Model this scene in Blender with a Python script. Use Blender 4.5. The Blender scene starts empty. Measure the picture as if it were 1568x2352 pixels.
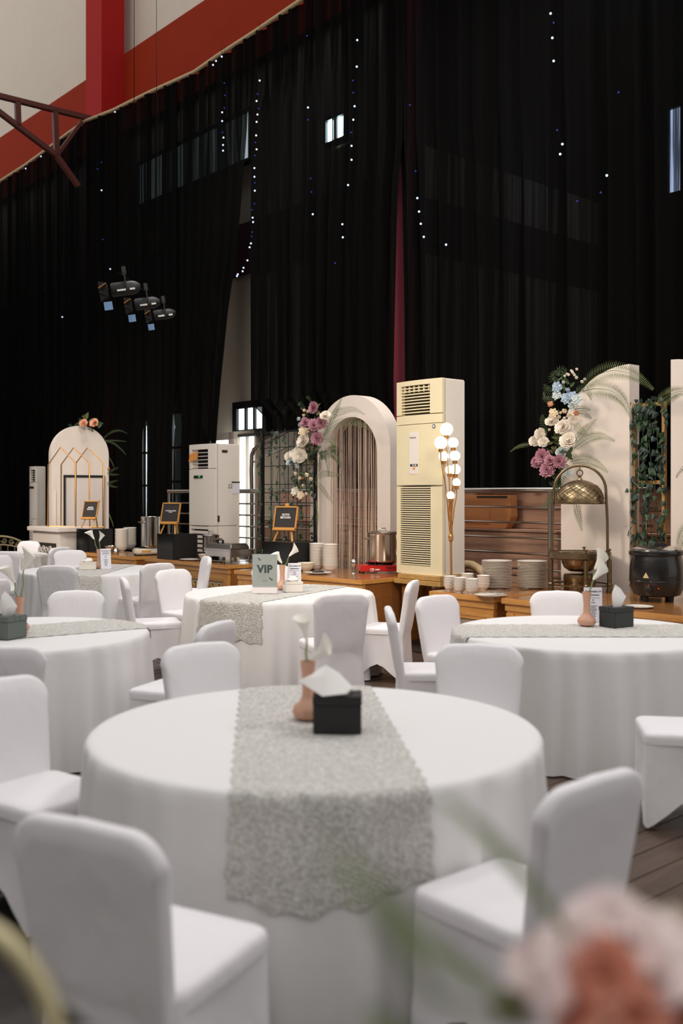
import bpy, bmesh, math, random
from mathutils import Vector, Matrix, Euler

# ------------------------------------------------------------------ camera, world, lights, exposure
SC = bpy.context.scene
COL = SC.collection
PI = math.pi
random.seed(7)

CAMZ = 1.69                        # lens height above the floor (m)
FPX, CX, HY = 2286.7, 784.0, 1135.0   # 35 mm lens on a 36 mm tall frame, horizon row
# the curtained long wall runs from near right to far left; u = along it (to the right), a = away from the room
WA = math.radians(-48.8)
UX, UY = 0.6587, -0.7524
AX, AY = 0.7524, 0.6587


def W(u, a, z=0.0):
    return (UX * u + AX * a, UY * u + AY * a, z)


def at(px, py, depth):
    """photo measurement (column, row) at a given distance -> metres"""
    return ((px - CX) / FPX * depth, depth, CAMZ - (py - HY) / FPX * depth)


def aw(px, py, a):
    """photo measurement on a plane parallel to the long wall -> (u, a, z)"""
    t = (px - CX) / FPX
    Y = a / (t * AX + AY)
    X = t * Y
    return (X * UX + Y * UY, a, CAMZ - (py - HY) / FPX * Y)


cam_data = bpy.data.cameras.new('camera')
cam = bpy.data.objects.new('camera', cam_data)
COL.objects.link(cam)
cam.location = (0, 0, CAMZ)
cam.rotation_euler = (PI / 2, 0, 0)
cam_data.lens = 35
cam_data.sensor_width = 36
cam_data.shift_y = -(1176 - HY) / 2352
cam_data.clip_end = 200
cam_data.clip_start = 0.05
cam_data.dof.use_dof = True
cam_data.dof.focus_distance = 10.6
cam_data.dof.aperture_fstop = 1.5
SC.camera = cam

world = bpy.data.worlds.new('hall_daylight')
SC.world = world
world.use_nodes = True
bg = world.node_tree.nodes['Background']
bg.inputs['Color'].default_value = (1.0, 0.985, 0.97, 1)
bg.inputs['Strength'].default_value = 0.86


def area(name, loc, target, size, power, color):
    d = bpy.data.lights.new(name, 'AREA')
    d.shape = 'RECTANGLE'
    d.size, d.size_y = size
    d.energy = power
    d.color = color
    o = bpy.data.objects.new(name, d)
    COL.objects.link(o)
    o.location = loc
    o.rotation_euler = (Vector(target) - Vector(loc)).to_track_quat('-Z', 'Y').to_euler()
    return o


# high-bay lamps of the hall, and unseen warm floods aimed at the buffet and left arch
area('hall_lamp', (3.6, 6.4, 8.2), (0.3, 4.6, 0.7), (1.4, 1.4), 170, (1.0, 0.98, 0.97))
area('hall_lamp', (1.2, 9.6, 8.4), (-1.0, 9.0, 0.7), (1.4, 1.4), 130, (1.0, 0.98, 0.96))
area('alcove_fill', W(-5.0, 12.2, 8.3), W(-9.3, 11.6, 5.6), (0.4, 0.4), 5, (1.0, 0.9, 0.72))  # unseen fill added to brighten the alcove side wall
area('hall_lamp', (-2.2, 13.4, 8.4), (-3.6, 12.4, 0.7), (1.4, 1.4), 150, (1.0, 0.97, 0.94))


def flood(name, loc, target, power, angle, color, size=1.1):
    d = bpy.data.lights.new(name, 'SPOT')
    d.energy = power
    d.spot_size = math.radians(angle)
    d.spot_blend = 0.7
    d.shadow_soft_size = size
    d.color = color
    o = bpy.data.objects.new(name, d)
    COL.objects.link(o)
    o.location = loc
    o.rotation_euler = (Vector(target) - Vector(loc)).to_track_quat('-Z', 'Y').to_euler()
    return o


flood('unseen_flood', (-5.5, 5.0, 6.5), (1.4, 10.4, 1.5), 1500, 44, (1.0, 0.86, 0.70))
flood('unseen_flood', (3.0, -2.0, 7.6), (-0.9, 14.3, 2.5), 2500, 30, (1.0, 0.90, 0.78))  # added fill from behind the camera, lifts the camera-facing sides
flood('unseen_flood', (-9.0, 9.0, 6.5), (-4.2, 17.6, 1.7), 2600, 30, (1.0, 0.88, 0.74))  # unseen fill turned on the left arched panel to brighten it

SC.view_settings.view_transform = 'Standard'
SC.view_settings.look = 'None'
SC.view_settings.exposure = 0.0
SC.view_settings.gamma = 1.0
SC.view_settings.use_curve_mapping = False
SC.cycles.transparent_max_bounces = 24
SC.cycles.max_bounces = 8
SC.cycles.sample_clamp_indirect = 6.0


# ------------------------------------------------------------------ materials
def lin(c):
    out = []
    for v in c:
        v = v / 255.0
        out.append(v / 12.92 if v <= 0.04045 else ((v + 0.055) / 1.055) ** 2.4)
    return (*out, 1.0)


MATS = {}


def mat(name, rgb, rough=0.6, metal=0.0, noise=None, bump=None, emit=0.0, trans=0.0, coat=0.0, spec=None, rgb2=None, stretch=(1, 1, 1), ior=None, sheen=0.0):
    """principled material; noise=(scale, amount) mottles the colour, bump=(scale, strength) adds relief"""
    if name in MATS:
        return MATS[name]
    m = bpy.data.materials.new(name)
    m.use_nodes = True
    nt = m.node_tree
    b = nt.nodes['Principled BSDF']
    col = lin(rgb)
    b.inputs['Base Color'].default_value = col
    b.inputs['Roughness'].default_value = rough
    b.inputs['Metallic'].default_value = metal
    if trans:
        b.inputs['Transmission Weight'].default_value = trans
    if ior:
        b.inputs['IOR'].default_value = ior
    if coat:
        b.inputs['Coat Weight'].default_value = coat
        b.inputs['Coat Roughness'].default_value = 0.08
    if sheen:
        b.inputs['Sheen Weight'].default_value = sheen
    if spec is not None:
        b.inputs['Specular IOR Level'].default_value = spec
    if emit:
        b.inputs['Emission Color'].default_value = col
        b.inputs['Emission Strength'].default_value = emit
    if noise or bump:
        tc = nt.nodes.new('ShaderNodeTexCoord')
        mp = nt.nodes.new('ShaderNodeMapping')
        mp.inputs['Scale'].default_value = stretch
        nt.links.new(tc.outputs['Object'], mp.inputs['Vector'])
    if noise:
        n = nt.nodes.new('ShaderNodeTexNoise')
        n.inputs['Scale'].default_value = noise[0]
        n.inputs['Detail'].default_value = 6
        n.inputs['Roughness'].default_value = 0.86
        nt.links.new(mp.outputs['Vector'], n.inputs['Vector'])
        r = nt.nodes.new('ShaderNodeValToRGB')
        k = noise[1]
        dark = lin(rgb2) if rgb2 else tuple(c * (1 - k) for c in col[:3]) + (1,)
        r.color_ramp.elements[0].position = 0.34
        r.color_ramp.elements[1].position = 0.66
        r.color_ramp.elements[0].color = dark
        r.color_ramp.elements[1].color = col
        nt.links.new(n.outputs['Fac'], r.inputs['Fac'])
        nt.links.new(r.outputs['Color'], b.inputs['Base Color'])
    if bump:
        n2 = nt.nodes.new('ShaderNodeTexNoise')
        n2.inputs['Scale'].default_value = bump[0]
        n2.inputs['Detail'].default_value = 4
        nt.links.new(mp.outputs['Vector'], n2.inputs['Vector'])
        bp = nt.nodes.new('ShaderNodeBump')
        bp.inputs['Strength'].default_value = bump[1]
        bp.inputs['Distance'].default_value = 0.02
        nt.links.new(n2.outputs['Fac'], bp.inputs['Height'])
        nt.links.new(bp.outputs['Normal'], b.inputs['Normal'])
    MATS[name] = m
    return m


def glow(name, rgb, strength):
    if name in MATS:
        return MATS[name]
    m = bpy.data.materials.new(name)
    m.use_nodes = True
    nt = m.node_tree
    nt.nodes.remove(nt.nodes['Principled BSDF'])
    e = nt.nodes.new('ShaderNodeEmission')
    e.inputs['Color'].default_value = lin(rgb)
    e.inputs['Strength'].default_value = strength
    nt.links.new(e.outputs['Emission'], nt.nodes['Material Output'].inputs['Surface'])
    MATS[name] = m
    return m


def curtain_material():
    """sheer black voile: mostly black, letting a little light straight through between its folds"""
    m = bpy.data.materials.new('sheer_black_voile')
    m.use_nodes = True
    nt = m.node_tree
    b = nt.nodes['Principled BSDF']
    b.inputs['Base Color'].default_value = (0.0026, 0.0024, 0.0022, 1)
    b.inputs['Roughness'].default_value = 0.9
    b.inputs['Specular IOR Level'].default_value = 0.03
    tc = nt.nodes.new('ShaderNodeTexCoord')
    mp = nt.nodes.new('ShaderNodeMapping')
    mp.inputs['Scale'].default_value = (5.5, 0.2, 0.05)
    nt.links.new(tc.outputs['Object'], mp.inputs['Vector'])
    n = nt.nodes.new('ShaderNodeTexNoise')
    n.inputs['Scale'].default_value = 1.6
    n.inputs['Detail'].default_value = 5
    n.inputs['Roughness'].default_value = 0.7
    nt.links.new(mp.outputs['Vector'], n.inputs['Vector'])
    r = nt.nodes.new('ShaderNodeValToRGB')
    r.color_ramp.elements[0].position = 0.46
    r.color_ramp.elements[0].color = (0.003, 0.003, 0.003, 1)
    r.color_ramp.elements[1].position = 0.68
    r.color_ramp.elements[1].color = (0.10, 0.10, 0.10, 1)
    nt.links.new(n.outputs['Fac'], r.inputs['Fac'])
    t = nt.nodes.new('ShaderNodeBsdfTransparent')
    t.inputs['Color'].default_value = (1, 1, 1, 1)
    mix = nt.nodes.new('ShaderNodeMixShader')
    nt.links.new(r.outputs['Color'], mix.inputs['Fac'])
    nt.links.new(b.outputs['BSDF'], mix.inputs[1])
    nt.links.new(t.outputs['BSDF'], mix.inputs[2])
    nt.links.new(mix.outputs['Shader'], nt.nodes['Material Output'].inputs['Surface'])
    return m


def lace_material(name, rgb, rgb2):
    m = bpy.data.materials.new(name)
    m.use_nodes = True
    nt = m.node_tree
    b = nt.nodes['Principled BSDF']
    b.inputs['Roughness'].default_value = 0.9
    b.inputs['Specular IOR Level'].default_value = 0.1
    tc = nt.nodes.new('ShaderNodeTexCoord')
    v = nt.nodes.new('ShaderNodeTexVoronoi')
    v.inputs['Scale'].default_value = 85
    n = nt.nodes.new('ShaderNodeTexNoise')
    n.inputs['Scale'].default_value = 40
    n.inputs['Detail'].default_value = 5
    n.inputs['Distortion'].default_value = 1.2
    nt.links.new(tc.outputs['Object'], n.inputs['Vector'])
    nt.links.new(tc.outputs['Object'], v.inputs['Vector'])
    mul = nt.nodes.new('ShaderNodeMath')
    mul.operation = 'MULTIPLY'
    nt.links.new(v.outputs['Distance'], mul.inputs[0])
    nt.links.new(n.outputs['Fac'], mul.inputs[1])
    r = nt.nodes.new('ShaderNodeValToRGB')
    r.color_ramp.elements[0].position = 0.10
    r.color_ramp.elements[1].position = 0.33
    r.color_ramp.elements[0].color = lin(rgb)
    r.color_ramp.elements[1].color = lin(rgb2)
    nt.links.new(mul.outputs[0], r.inputs['Fac'])
    nt.links.new(r.outputs['Color'], b.inputs['Base Color'])
    bp = nt.nodes.new('ShaderNodeBump')
    bp.inputs['Strength'].default_value = 0.7
    bp.inputs['Distance'].default_value = 0.01
    bp.invert = True
    nt.links.new(mul.outputs[0], bp.inputs['Height'])
    nt.links.new(bp.outputs['Normal'], b.inputs['Normal'])
    return m


def wood_material(name, rgb, rgb2, scale=(1.2, 14, 14), rough=0.45, coat=0.0):
    m = mat(name, rgb, rough, noise=(2.2, 0.4), rgb2=rgb2, stretch=scale, coat=coat, bump=(6, 0.12))
    return m


M_CHAIR = mat('white_spandex', (238, 234, 236), 0.75, bump=(6, 0.5), stretch=(1.6, 1.6, 0.7), sheen=0.15, spec=0.25)
M_CLOTH = mat('white_table_linen', (232, 229, 228), 0.8, bump=(18, 0.06), spec=0.2)
M_LACE = lace_material('grey_lace', (222, 219, 215), (188, 184, 177))
M_CURT = curtain_material()
M_FLOOR = wood_material('dark_floor_wood', (98, 78, 66), (62, 48, 40), scale=(9, 0.8, 9), rough=0.42)
M_FLOOR2 = wood_material('dark_floor_slab', (52, 42, 36), (30, 24, 21), scale=(9, 0.8, 9), rough=0.5)
M_BEIGE = mat('beige_wall_paint', (196, 182, 164), 0.85, noise=(1.4, 0.08))
M_UPPER = mat('cream_upper_wall', (214, 200, 184), 0.85, noise=(0.8, 0.06))
M_RED = mat('rust_red_paint', (150, 44, 18), 0.8, noise=(2.0, 0.1), spec=0.1)
M_COLRED = mat('crimson_steel_paint', (164, 30, 28), 0.7, spec=0.12)
M_MAROON = mat('maroon_paint', (188, 84, 100), 0.6)
M_TRUSS = mat('oxide_red_steel', (92, 42, 34), 0.5)
M_WHITE = mat('white_painted_board', (238, 224, 212), 0.7, noise=(3, 0.04), bump=(40, 0.05))
M_PLINTH = mat('white_plaster', (226, 214, 206), 0.75)
M_GOLD = mat('brushed_gold', (222, 160, 92), 0.3, metal=0.9)
M_BRASS = mat('aged_brass', (156, 136, 106), 0.32, metal=1.0, noise=(12, 0.4), bump=(30, 0.15))
M_STEEL = mat('stainless_steel', (205, 200, 194), 0.17, metal=1.0)
M_STEEL2 = mat('steel_rail', (176, 166, 158), 0.25, metal=1.0)
M_OAK = wood_material('honey_oak', (228, 168, 92), (196, 132, 64), rough=0.35, coat=0.25)
M_OAKTOP = wood_material('oak_worktop', (170, 116, 66), (132, 86, 46), rough=0.22, coat=0.5)
M_OAKEND = wood_material('dark_oak_end', (168, 106, 52), (132, 80, 38), rough=0.4)
M_GILT = mat('gilt_carving', (222, 178, 110), 0.4, metal=0.3, noise=(9, 0.3))
M_PANEL = mat('pale_carving_ground', (186, 172, 152), 0.7)
M_BLACK = mat('black_gloss_board', (14, 13, 13), 0.18)
M_BLACKM = mat('black_matte', (18, 17, 17), 0.55)
M_DARK = mat('dark_interior', (12, 10, 9), 0.8)
M_AC = mat('cream_plastic', (240, 226, 190), 0.38, noise=(3, 0.05))
M_AC2 = mat('pale_cream_side', (240, 230, 218), 0.5, noise=(3, 0.04))
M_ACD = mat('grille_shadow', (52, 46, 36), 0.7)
M_CERAM = mat('white_porcelain', (240, 232, 222), 0.18, coat=0.3)
M_CREAM = mat('cream_stoneware', (226, 214, 194), 0.3)
M_TERRA = mat('peach_ceramic', (216, 166, 140), 0.55, noise=(12, 0.06))
M_CALLA = mat('calla_white', (246, 242, 232), 0.5)
M_STEM = mat('calla_stem_green', (128, 148, 92), 0.5)
M_TISSUE = mat('tissue_paper', (244, 240, 236), 0.9)
M_TBLACK = mat('black_leatherette', (20, 21, 23), 0.45, bump=(60, 0.15))
M_TGREY = mat('grey_green_leatherette', (98, 106, 100), 0.5, bump=(60, 0.15))
M_TDARK = mat('charcoal_leatherette', (52, 56, 56), 0.5, bump=(60, 0.15))
M_PAPER = mat('white_card', (232, 230, 238), 0.7)
M_INK = mat('printed_ink', (60, 60, 66), 0.8)
M_SAGE = mat('sage_print', (224, 231, 226), 0.5, noise=(9, 0.1), rgb2=(208, 218, 210))
M_VIP = mat('slate_ink', (88, 108, 110), 0.6)
M_ACRYL = mat('clear_acrylic', (250, 250, 250), 0.05, trans=1.0, ior=1.3)
M_ACBASE = mat('frosted_acrylic', (242, 236, 236), 0.2)
M_PINE = mat('easel_pine_lit_door', (214, 152, 70), 0.5, noise=(5, 0.25), stretch=(1, 1, 6))
M_BOARD = mat('dark_felt_board', (50, 44, 42), 0.8, bump=(120, 0.2))
M_LETTER = mat('white_letters', (240, 236, 232), 0.6)
M_REDST = mat('red_enamel', (196, 28, 24), 0.3, coat=0.4)
M_KETTLE = mat('black_enamel', (22, 19, 18), 0.3, coat=0.3, bump=(30, 0.05))
M_GLOBE = glow('warm_globe', (255, 238, 196), 2.6)
M_IVY = mat('ivy_green', (52, 82, 50), 0.5, noise=(14, 0.45))
M_IVYD = mat('ivy_dark', (34, 54, 38), 0.5, noise=(14, 0.4))
M_VINE = mat('vine_stem', (62, 70, 46), 0.7)
M_FERN = mat('fern_green', (112, 124, 78), 0.6)
M_FERND = mat('deep_fern_green', (66, 84, 46), 0.6)
M_LEAF = mat('olive_leaf', (84, 84, 34), 0.55, noise=(20, 0.35))
M_BLADE = mat('pale_leaf_blade', (170, 184, 140), 0.6)
M_MAUVE = mat('mauve_petal', (204, 146, 160), 0.7, noise=(40, 0.25))
M_PEONY = mat('ivory_petal', (246, 236, 222), 0.7)
M_BUD = mat('cream_petal', (244, 226, 196), 0.7)
M_PEACH = mat('peach_petal', (240, 184, 150), 0.7)
M_ORNG = mat('apricot_petal', (226, 148, 106), 0.7)
M_BLUE = mat('powder_blue_petal', (192, 208, 224), 0.7, noise=(30, 0.2))
M_PALEB = mat('pale_sage_petal', (214, 222, 220), 0.7)
M_PINK = mat('blush_petal', (255, 240, 238), 0.7)
M_CORAL = mat('coral_petal', (242, 176, 152), 0.7)
M_STRA = mat('tan_string', (228, 204, 180), 0.8)
M_STRB = mat('mauve_string', (146, 116, 112), 0.8)
M_BULB = glow('fairy_bulb_bright', (205, 225, 255), 1.5)
M_BULBD = glow('fairy_bulb_dim', (90, 110, 235), 0.35)
M_DAY = glow('daylight_pane', (236, 246, 250), 3.0)
M_DAYDIM = glow('dim_daylight_pane', (196, 214, 220), 0.55)
M_FLOOD = glow('bright_light_pane', (214, 246, 255), 220.0)
M_BLUEDAY = glow('blue_daylight_pane', (190, 212, 255), 22.0)
M_TRIB = wood_material('tribune_board', (192, 152, 128), (160, 122, 100), rough=0.6)
M_CARD = mat('cardboard', (176, 114, 66), 0.8, noise=(6, 0.12))
M_HOSE = mat('beige_hose_wrap', (196, 168, 128), 0.8, bump=(50, 0.3))
M_PALEG = mat('pale_gold_metal', (202, 190, 150), 0.42, metal=0.35)
M_IRON = mat('antique_gold_iron', (120, 108, 82), 0.5, metal=0.5)
M_GEL = mat('blue_gel', (96, 130, 170), 0.4)
M_CAN = mat('black_lamp_can', (14, 14, 13), 0.6)
M_CABLE = mat('black_cable', (6, 6, 6), 0.9, spec=0.05)
M_DRAPE = mat('taupe_hall_wall', (120, 112, 104), 0.95, spec=0.05)
M_STICK = mat('orange_paper', (236, 176, 84), 0.7, noise=(30, 0.3), rgb2=(226, 120, 60))
M_LABEL = mat('white_sticker', (236, 226, 222), 0.5)
M_GREENL = glow('green_display', (60, 200, 110), 1.0)
M_REDL = glow('red_pilot_light', (255, 40, 20), 2.0)
M_YEL = mat('pale_yellow_sticker', (226, 206, 150), 0.6)
M_PURP = mat('dusk_plum_paint', (66, 30, 44), 0.7)


# ------------------------------------------------------------------ mesh helpers
class MB:
    def __init__(self):
        self.v, self.f = [], []

    def add(self, verts, faces, M=None):
        o = len(self.v)
        if M is not None:
            verts = [tuple(M @ Vector(p)) for p in verts]
        self.v += [tuple(p) for p in verts]
        self.f += [tuple(i + o for i in fc) for fc in faces]
        return self

    def box(self, c, s, M=None):
        x, y, z = c
        a, b, d = s[0] / 2, s[1] / 2, s[2] / 2
        vs = [(x + i * a, y + j * b, z + k * d) for k in (-1, 1) for j in (-1, 1) for i in (-1, 1)]
        fs = [(0, 2, 3, 1), (4, 5, 7, 6), (0, 1, 5, 4), (2, 6, 7, 3), (0, 4, 6, 2), (1, 3, 7, 5)]
        return self.add(vs, fs, M)

    def box2(self, lo, hi, M=None):
        return self.box([(lo[i] + hi[i]) / 2 for i in range(3)], [abs(hi[i] - lo[i]) for i in range(3)], M)

    def lathe(self, prof, seg=24, M=None, cap=True):
        vs, fs = [], []
        for r, z in prof:
            for i in range(seg):
                t = 2 * PI * i / seg
                vs.append((r * math.cos(t), r * math.sin(t), z))
        n = len(prof)
        for k in range(n - 1):
            for i in range(seg):
                j = (i + 1) % seg
                fs.append((k * seg + i, k * seg + j, (k + 1) * seg + j, (k + 1) * seg + i))
        if cap:
            if prof[0][0] > 1e-4:
                fs.append(tuple(range(seg - 1, -1, -1)))
            if prof[-1][0] > 1e-4:
                fs.append(tuple((n - 1) * seg + i for i in range(seg)))
        return self.add(vs, fs, M)

    def tube(self, pts, r, seg=8, closed=False, M=None, taper=None):
        pts = [Vector(p) for p in pts]
        n = len(pts)
        vs, fs = [], []
        up = None
        for k, p in enumerate(pts):
            if closed:
                t = pts[(k + 1) % n] - pts[(k - 1) % n]
            else:
                t = pts[min(k + 1, n - 1)] - pts[max(k - 1, 0)]
            t.normalize()
            if up is None:
                ref = Vector((0, 0, 1)) if abs(t.z) < 0.9 else Vector((1, 0, 0))
                up = (ref - t * ref.dot(t)).normalized()
            else:
                up = (up - t * up.dot(t))
                if up.length < 1e-6:
                    up = t.orthogonal()
                up.normalize()
            side = t.cross(up)
            rr = r if taper is None else r * (1 + (taper - 1) * k / max(1, n - 1))
            for i in range(seg):
                q = 2 * PI * i / seg
                vs.append(p + up * (rr * math.cos(q)) + side * (rr * math.sin(q)))
        rng = n if closed else n - 1
        for k in range(rng):
            k2 = (k + 1) % n
            for i in range(seg):
                j = (i + 1) % seg
                fs.append((k * seg + i, k * seg + j, k2 * seg + j, k2 * seg + i))
        if not closed:
            fs.append(tuple(range(seg - 1, -1, -1)))
            fs.append(tuple((n - 1) * seg + i for i in range(seg)))
        return self.add(vs, fs, M)

    def bar(self, p0, p1, w, h, M=None):
        """rectangular bar between two points"""
        p0, p1 = Vector(p0), Vector(p1)
        d = p1 - p0
        L = d.length
        q = d.to_track_quat('X', 'Z').to_matrix().to_4x4()
        T = Matrix.Translation((p0 + p1) / 2) @ q
        if M is not None:
            T = M @ T
        return self.box((0, 0, 0), (L, w, h), T)

    def prism(self, poly, y0, y1, M=None):
        """polygon in x,z extruded along y"""
        n = len(poly)
        vs = [(x, y0, z) for x, z in poly] + [(x, y1, z) for x, z in poly]
        fs = [tuple(range(n)), tuple(range(2 * n - 1, n - 1, -1))]
        for i in range(n):
            j = (i + 1) % n
            fs.append((i, i + n, j + n, j))
        return self.add(vs, fs, M)

    def sphere(self, c, r, seg=12, ring=8, M=None, sq=(1, 1, 1)):
        vs, fs = [], []
        for k in range(ring + 1):
            ph = PI * k / ring
            for i in range(seg):
                t = 2 * PI * i / seg
                vs.append((c[0] + sq[0] * r * math.sin(ph) * math.cos(t), c[1] + sq[1] * r * math.sin(ph) * math.sin(t), c[2] - sq[2] * r * math.cos(ph)))
        for k in range(ring):
            for i in range(seg):
                j = (i + 1) % seg
                fs.append((k * seg + i, k * seg + j, (k + 1) * seg + j, (k + 1) * seg + i))
        return self.add(vs, fs, M)

    def grid(self, P, nu, nv, closed_u=False):
        """P(i, j) -> point"""
        vs = [P(i, j) for j in range(nv) for i in range(nu)]
        fs = []
        for j in range(nv - 1):
            for i in range(nu if closed_u else nu - 1):
                i2 = (i + 1) % nu
                fs.append((j * nu + i, j * nu + i2, (j + 1) * nu + i2, (j + 1) * nu + i))
        return self.add(vs, fs)

    def mesh(self, name, m, smooth=False, bevel=0.0, weld=False):
        me = bpy.data.meshes.new(name)
        me.from_pydata(self.v, [], self.f)
        me.validate()
        bm = bmesh.new()
        bm.from_mesh(me)
        if weld:
            bmesh.ops.remove_doubles(bm, verts=bm.verts, dist=1e-5)
        bmesh.ops.recalc_face_normals(bm, faces=bm.faces)
        if bevel:
            ed = [e for e in bm.edges if len(e.link_faces) == 2 and e.calc_face_angle(0) > 0.6]
            bmesh.ops.bevel(bm, geom=ed, offset=bevel, segments=2, affect='EDGES', clamp_overlap=True)
        bm.to_mesh(me)
        bm.free()
        if smooth:
            for p in me.polygons:
                p.use_smooth = True
            if smooth == 'auto':
                me.set_sharp_from_angle(angle=math.radians(42))
        me.materials.append(m)
        return me


def link(name, me, parent=None, loc=None, rot=None, scale=None):
    o = bpy.data.objects.new(name, me)
    COL.objects.link(o)
    if parent is not None:
        o.parent = parent
    if loc is not None:
        o.location = loc
    if rot is not None:
        o.rotation_euler = rot
    if scale is not None:
        o.scale = scale
    return o


def part(name, mb, m, parent=None, smooth=False, bevel=0.0, loc=None, rot=None, kind=None, label=None):
    o = link(name, mb.mesh(name, m, smooth, bevel), parent, loc, rot)
    if kind:
        o['kind'] = kind
    if label:
        o['label'] = label
    return o


def tag(o, label, cat, group=None, kind=None):
    o['label'] = label
    o['category'] = cat
    if group:
        o['group'] = group
    if kind:
        o['kind'] = kind
    return o


def thing(name, label, cat, loc=(0, 0, 0), rz=0.0, group=None):
    o = bpy.data.objects.new(name, None)
    COL.objects.link(o)
    o.empty_display_size = 0.1
    o.location = loc
    o.rotation_euler = (0, 0, rz)
    return tag(o, label, cat, group)


def struct(name, mb, m, parent=None, smooth=False, bevel=0.0, loc=None, rot=None):
    o = part(name, mb, m, parent, smooth, bevel, loc, rot)
    if parent is None:
        o['kind'] = 'structure'
    return o


KIDS = {}


def dup(root, loc, rz, label=None, group=None, scale=None):
    r = root.copy()
    COL.objects.link(r)
    r.location = loc
    r.rotation_euler = (0, 0, rz)
    if scale:
        r.scale = scale
    if label:
        r['label'] = label
    if group:
        r['group'] = group
    for ch in list(root.children):
        c = ch.copy()
        COL.objects.link(c)
        c.parent = r
        for g in list(ch.children):
            d = g.copy()
            COL.objects.link(d)
            d.parent = c
    return r


def text_mesh(s, size, m, extrude=0.0015, bold=0.0, space=1.0, shear=0.0, line=1.0):
    cu = bpy.data.curves.new('lettering', 'FONT')
    cu.body = s
    cu.size = size
    cu.align_x = 'CENTER'
    cu.align_y = 'CENTER'
    cu.extrude = extrude
    cu.offset = bold
    cu.space_character = space
    cu.space_line = line
    cu.shear = shear
    cu.resolution_u = 3
    o = bpy.data.objects.new('lettering', cu)
    COL.objects.link(o)
    dg = bpy.context.evaluated_depsgraph_get()
    me = bpy.data.meshes.new_from_object(o.evaluated_get(dg))
    bpy.data.objects.remove(o)
    me.name = 'lettering'
    me.materials.clear()
    me.materials.append(m)
    return me


def FR(u, a, z, rz=0.0):
    """location and heading of a thing standing parallel to the long wall"""
    return W(u, a, z), WA + rz


# ------------------------------------------------------------------ the setting
def interp(x, xs, ys):
    if x <= xs[0]:
        return ys[0]
    for i in range(len(xs) - 1):
        if x <= xs[i + 1]:
            k = (x - xs[i]) / (xs[i + 1] - xs[i])
            return ys[i] + k * (ys[i + 1] - ys[i])
    return ys[-1]


WROT = (0, 0, WA)

# floor: planks running away from the camera beside a plain slab of the same wood
F0, F1, G0, G1 = -9.0, -1.0, 2.2, 7.64
mb = MB()
mb.box2((-34, -6, -0.12), (F0, 16, 0))
mb.box2((F1, -6, -0.12), (8, 16, 0))
mb.box2((F0, -6, -0.12), (F1, G0, 0))
mb.box2((F0, G1, -0.12), (F1, 16, 0))
mb.box2((F0, G0, -0.12), (F1, G1, -0.022))
floor = struct('floor', mb, M_FLOOR2, rot=WROT)
pw, plen = 0.16, 1.8
pm = MB().box((0, 0, -0.011), (pw - 0.006, plen - 0.006, 0.022)).mesh('plank', M_FLOOR, bevel=0.0015)
ncol = int(round((F1 - F0) / pw))
for i in range(ncol):
    off = (i % 3) * 0.6
    a0 = G0 - off
    while a0 < G1 - 0.01:
        lo, hi = max(a0, G0), min(a0 + plen, G1)
        if hi - lo > 0.1:
            link('plank', pm, floor, (F0 + pw * (i + 0.5), (lo + hi) / 2, random.uniform(-0.0012, 0)), scale=(1, (hi - lo) / plen, 1))
        a0 += plen

# the other sides of the hall, taupe painted
struct('wall_back', MB().box2((-24, -9.2, 0), (14, -9.0, 7)), M_DRAPE)
struct('wall_left', MB().box2((-15.2, -9.0, 0), (-15.0, 34, 8)), M_DRAPE)

# long wall behind the curtains
mb = MB()
mb.box2((-40, 10.0, 0), (-9.75, 10.2, 8.9))
struct('wall_right', mb, M_BEIGE, rot=WROT)
struct('wall_upper', MB().box2((-40, 10.0, 8.9), (6, 10.2, 15)), M_UPPER, rot=WROT)
struct('trim_1', MB().box2((-40, 9.8, 8.9), (6, 10.0, 10.45)), M_RED, rot=WROT)
struct('trim_2', MB().box2((-40, 9.9, 5.45), (-9.75, 10.0, 6.3)), M_PURP, rot=WROT)
uc0, _, _ = aw(197, 100, 9.3)
uc1, _, _ = aw(233, 100, 9.3)
struct('pillar_1', MB().box2((uc0, 9.3, 0), (uc1, 9.8, 15)), M_COLRED, rot=WROT)
# alcove of the upper tribune seen dimly through the right curtain
struct('wall_alcove_side', MB().box2((-9.66, 9.8, 0), (-9.5, 14.0, 5.0)).box2((-9.66, 9.8, 5.75), (-9.5, 14.0, 6.46)), M_BEIGE, rot=WROT)
struct('trim_3', MB().box2((-9.665, 9.8, 5.0), (-9.48, 14.0, 5.75)).box2((-9.665, 9.8, 6.46), (-9.5, 14.0, 8.9)), M_PURP, rot=WROT)
struct('wall_alcove_back', MB().box2((-9.66, 14.0, 0), (6, 14.2, 9.0)), M_PURP, rot=WROT)
struct('ceiling', MB().box2((-9.75, 10.2, 8.9), (6, 14.2, 9.0)), M_PURP, rot=WROT)
ug0, _, _ = aw(903, 700, 9.55)
struct('pillar_2', MB().box2((ug0, 9.4, 0), (ug0 + 0.42, 9.75, 8.9)), M_MAROON, rot=WROT)


def wrect(px0, py0, px1, py1, a):
    """photo rectangle on a wall-parallel plane -> u0, z0, u1, z1"""
    xm = (px0 + px1) / 2
    return aw(px0, py1, a)[0], aw(xm, py1, a)[2], aw(px1, py0, a)[0], aw(xm, py0, a)[2]


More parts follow.
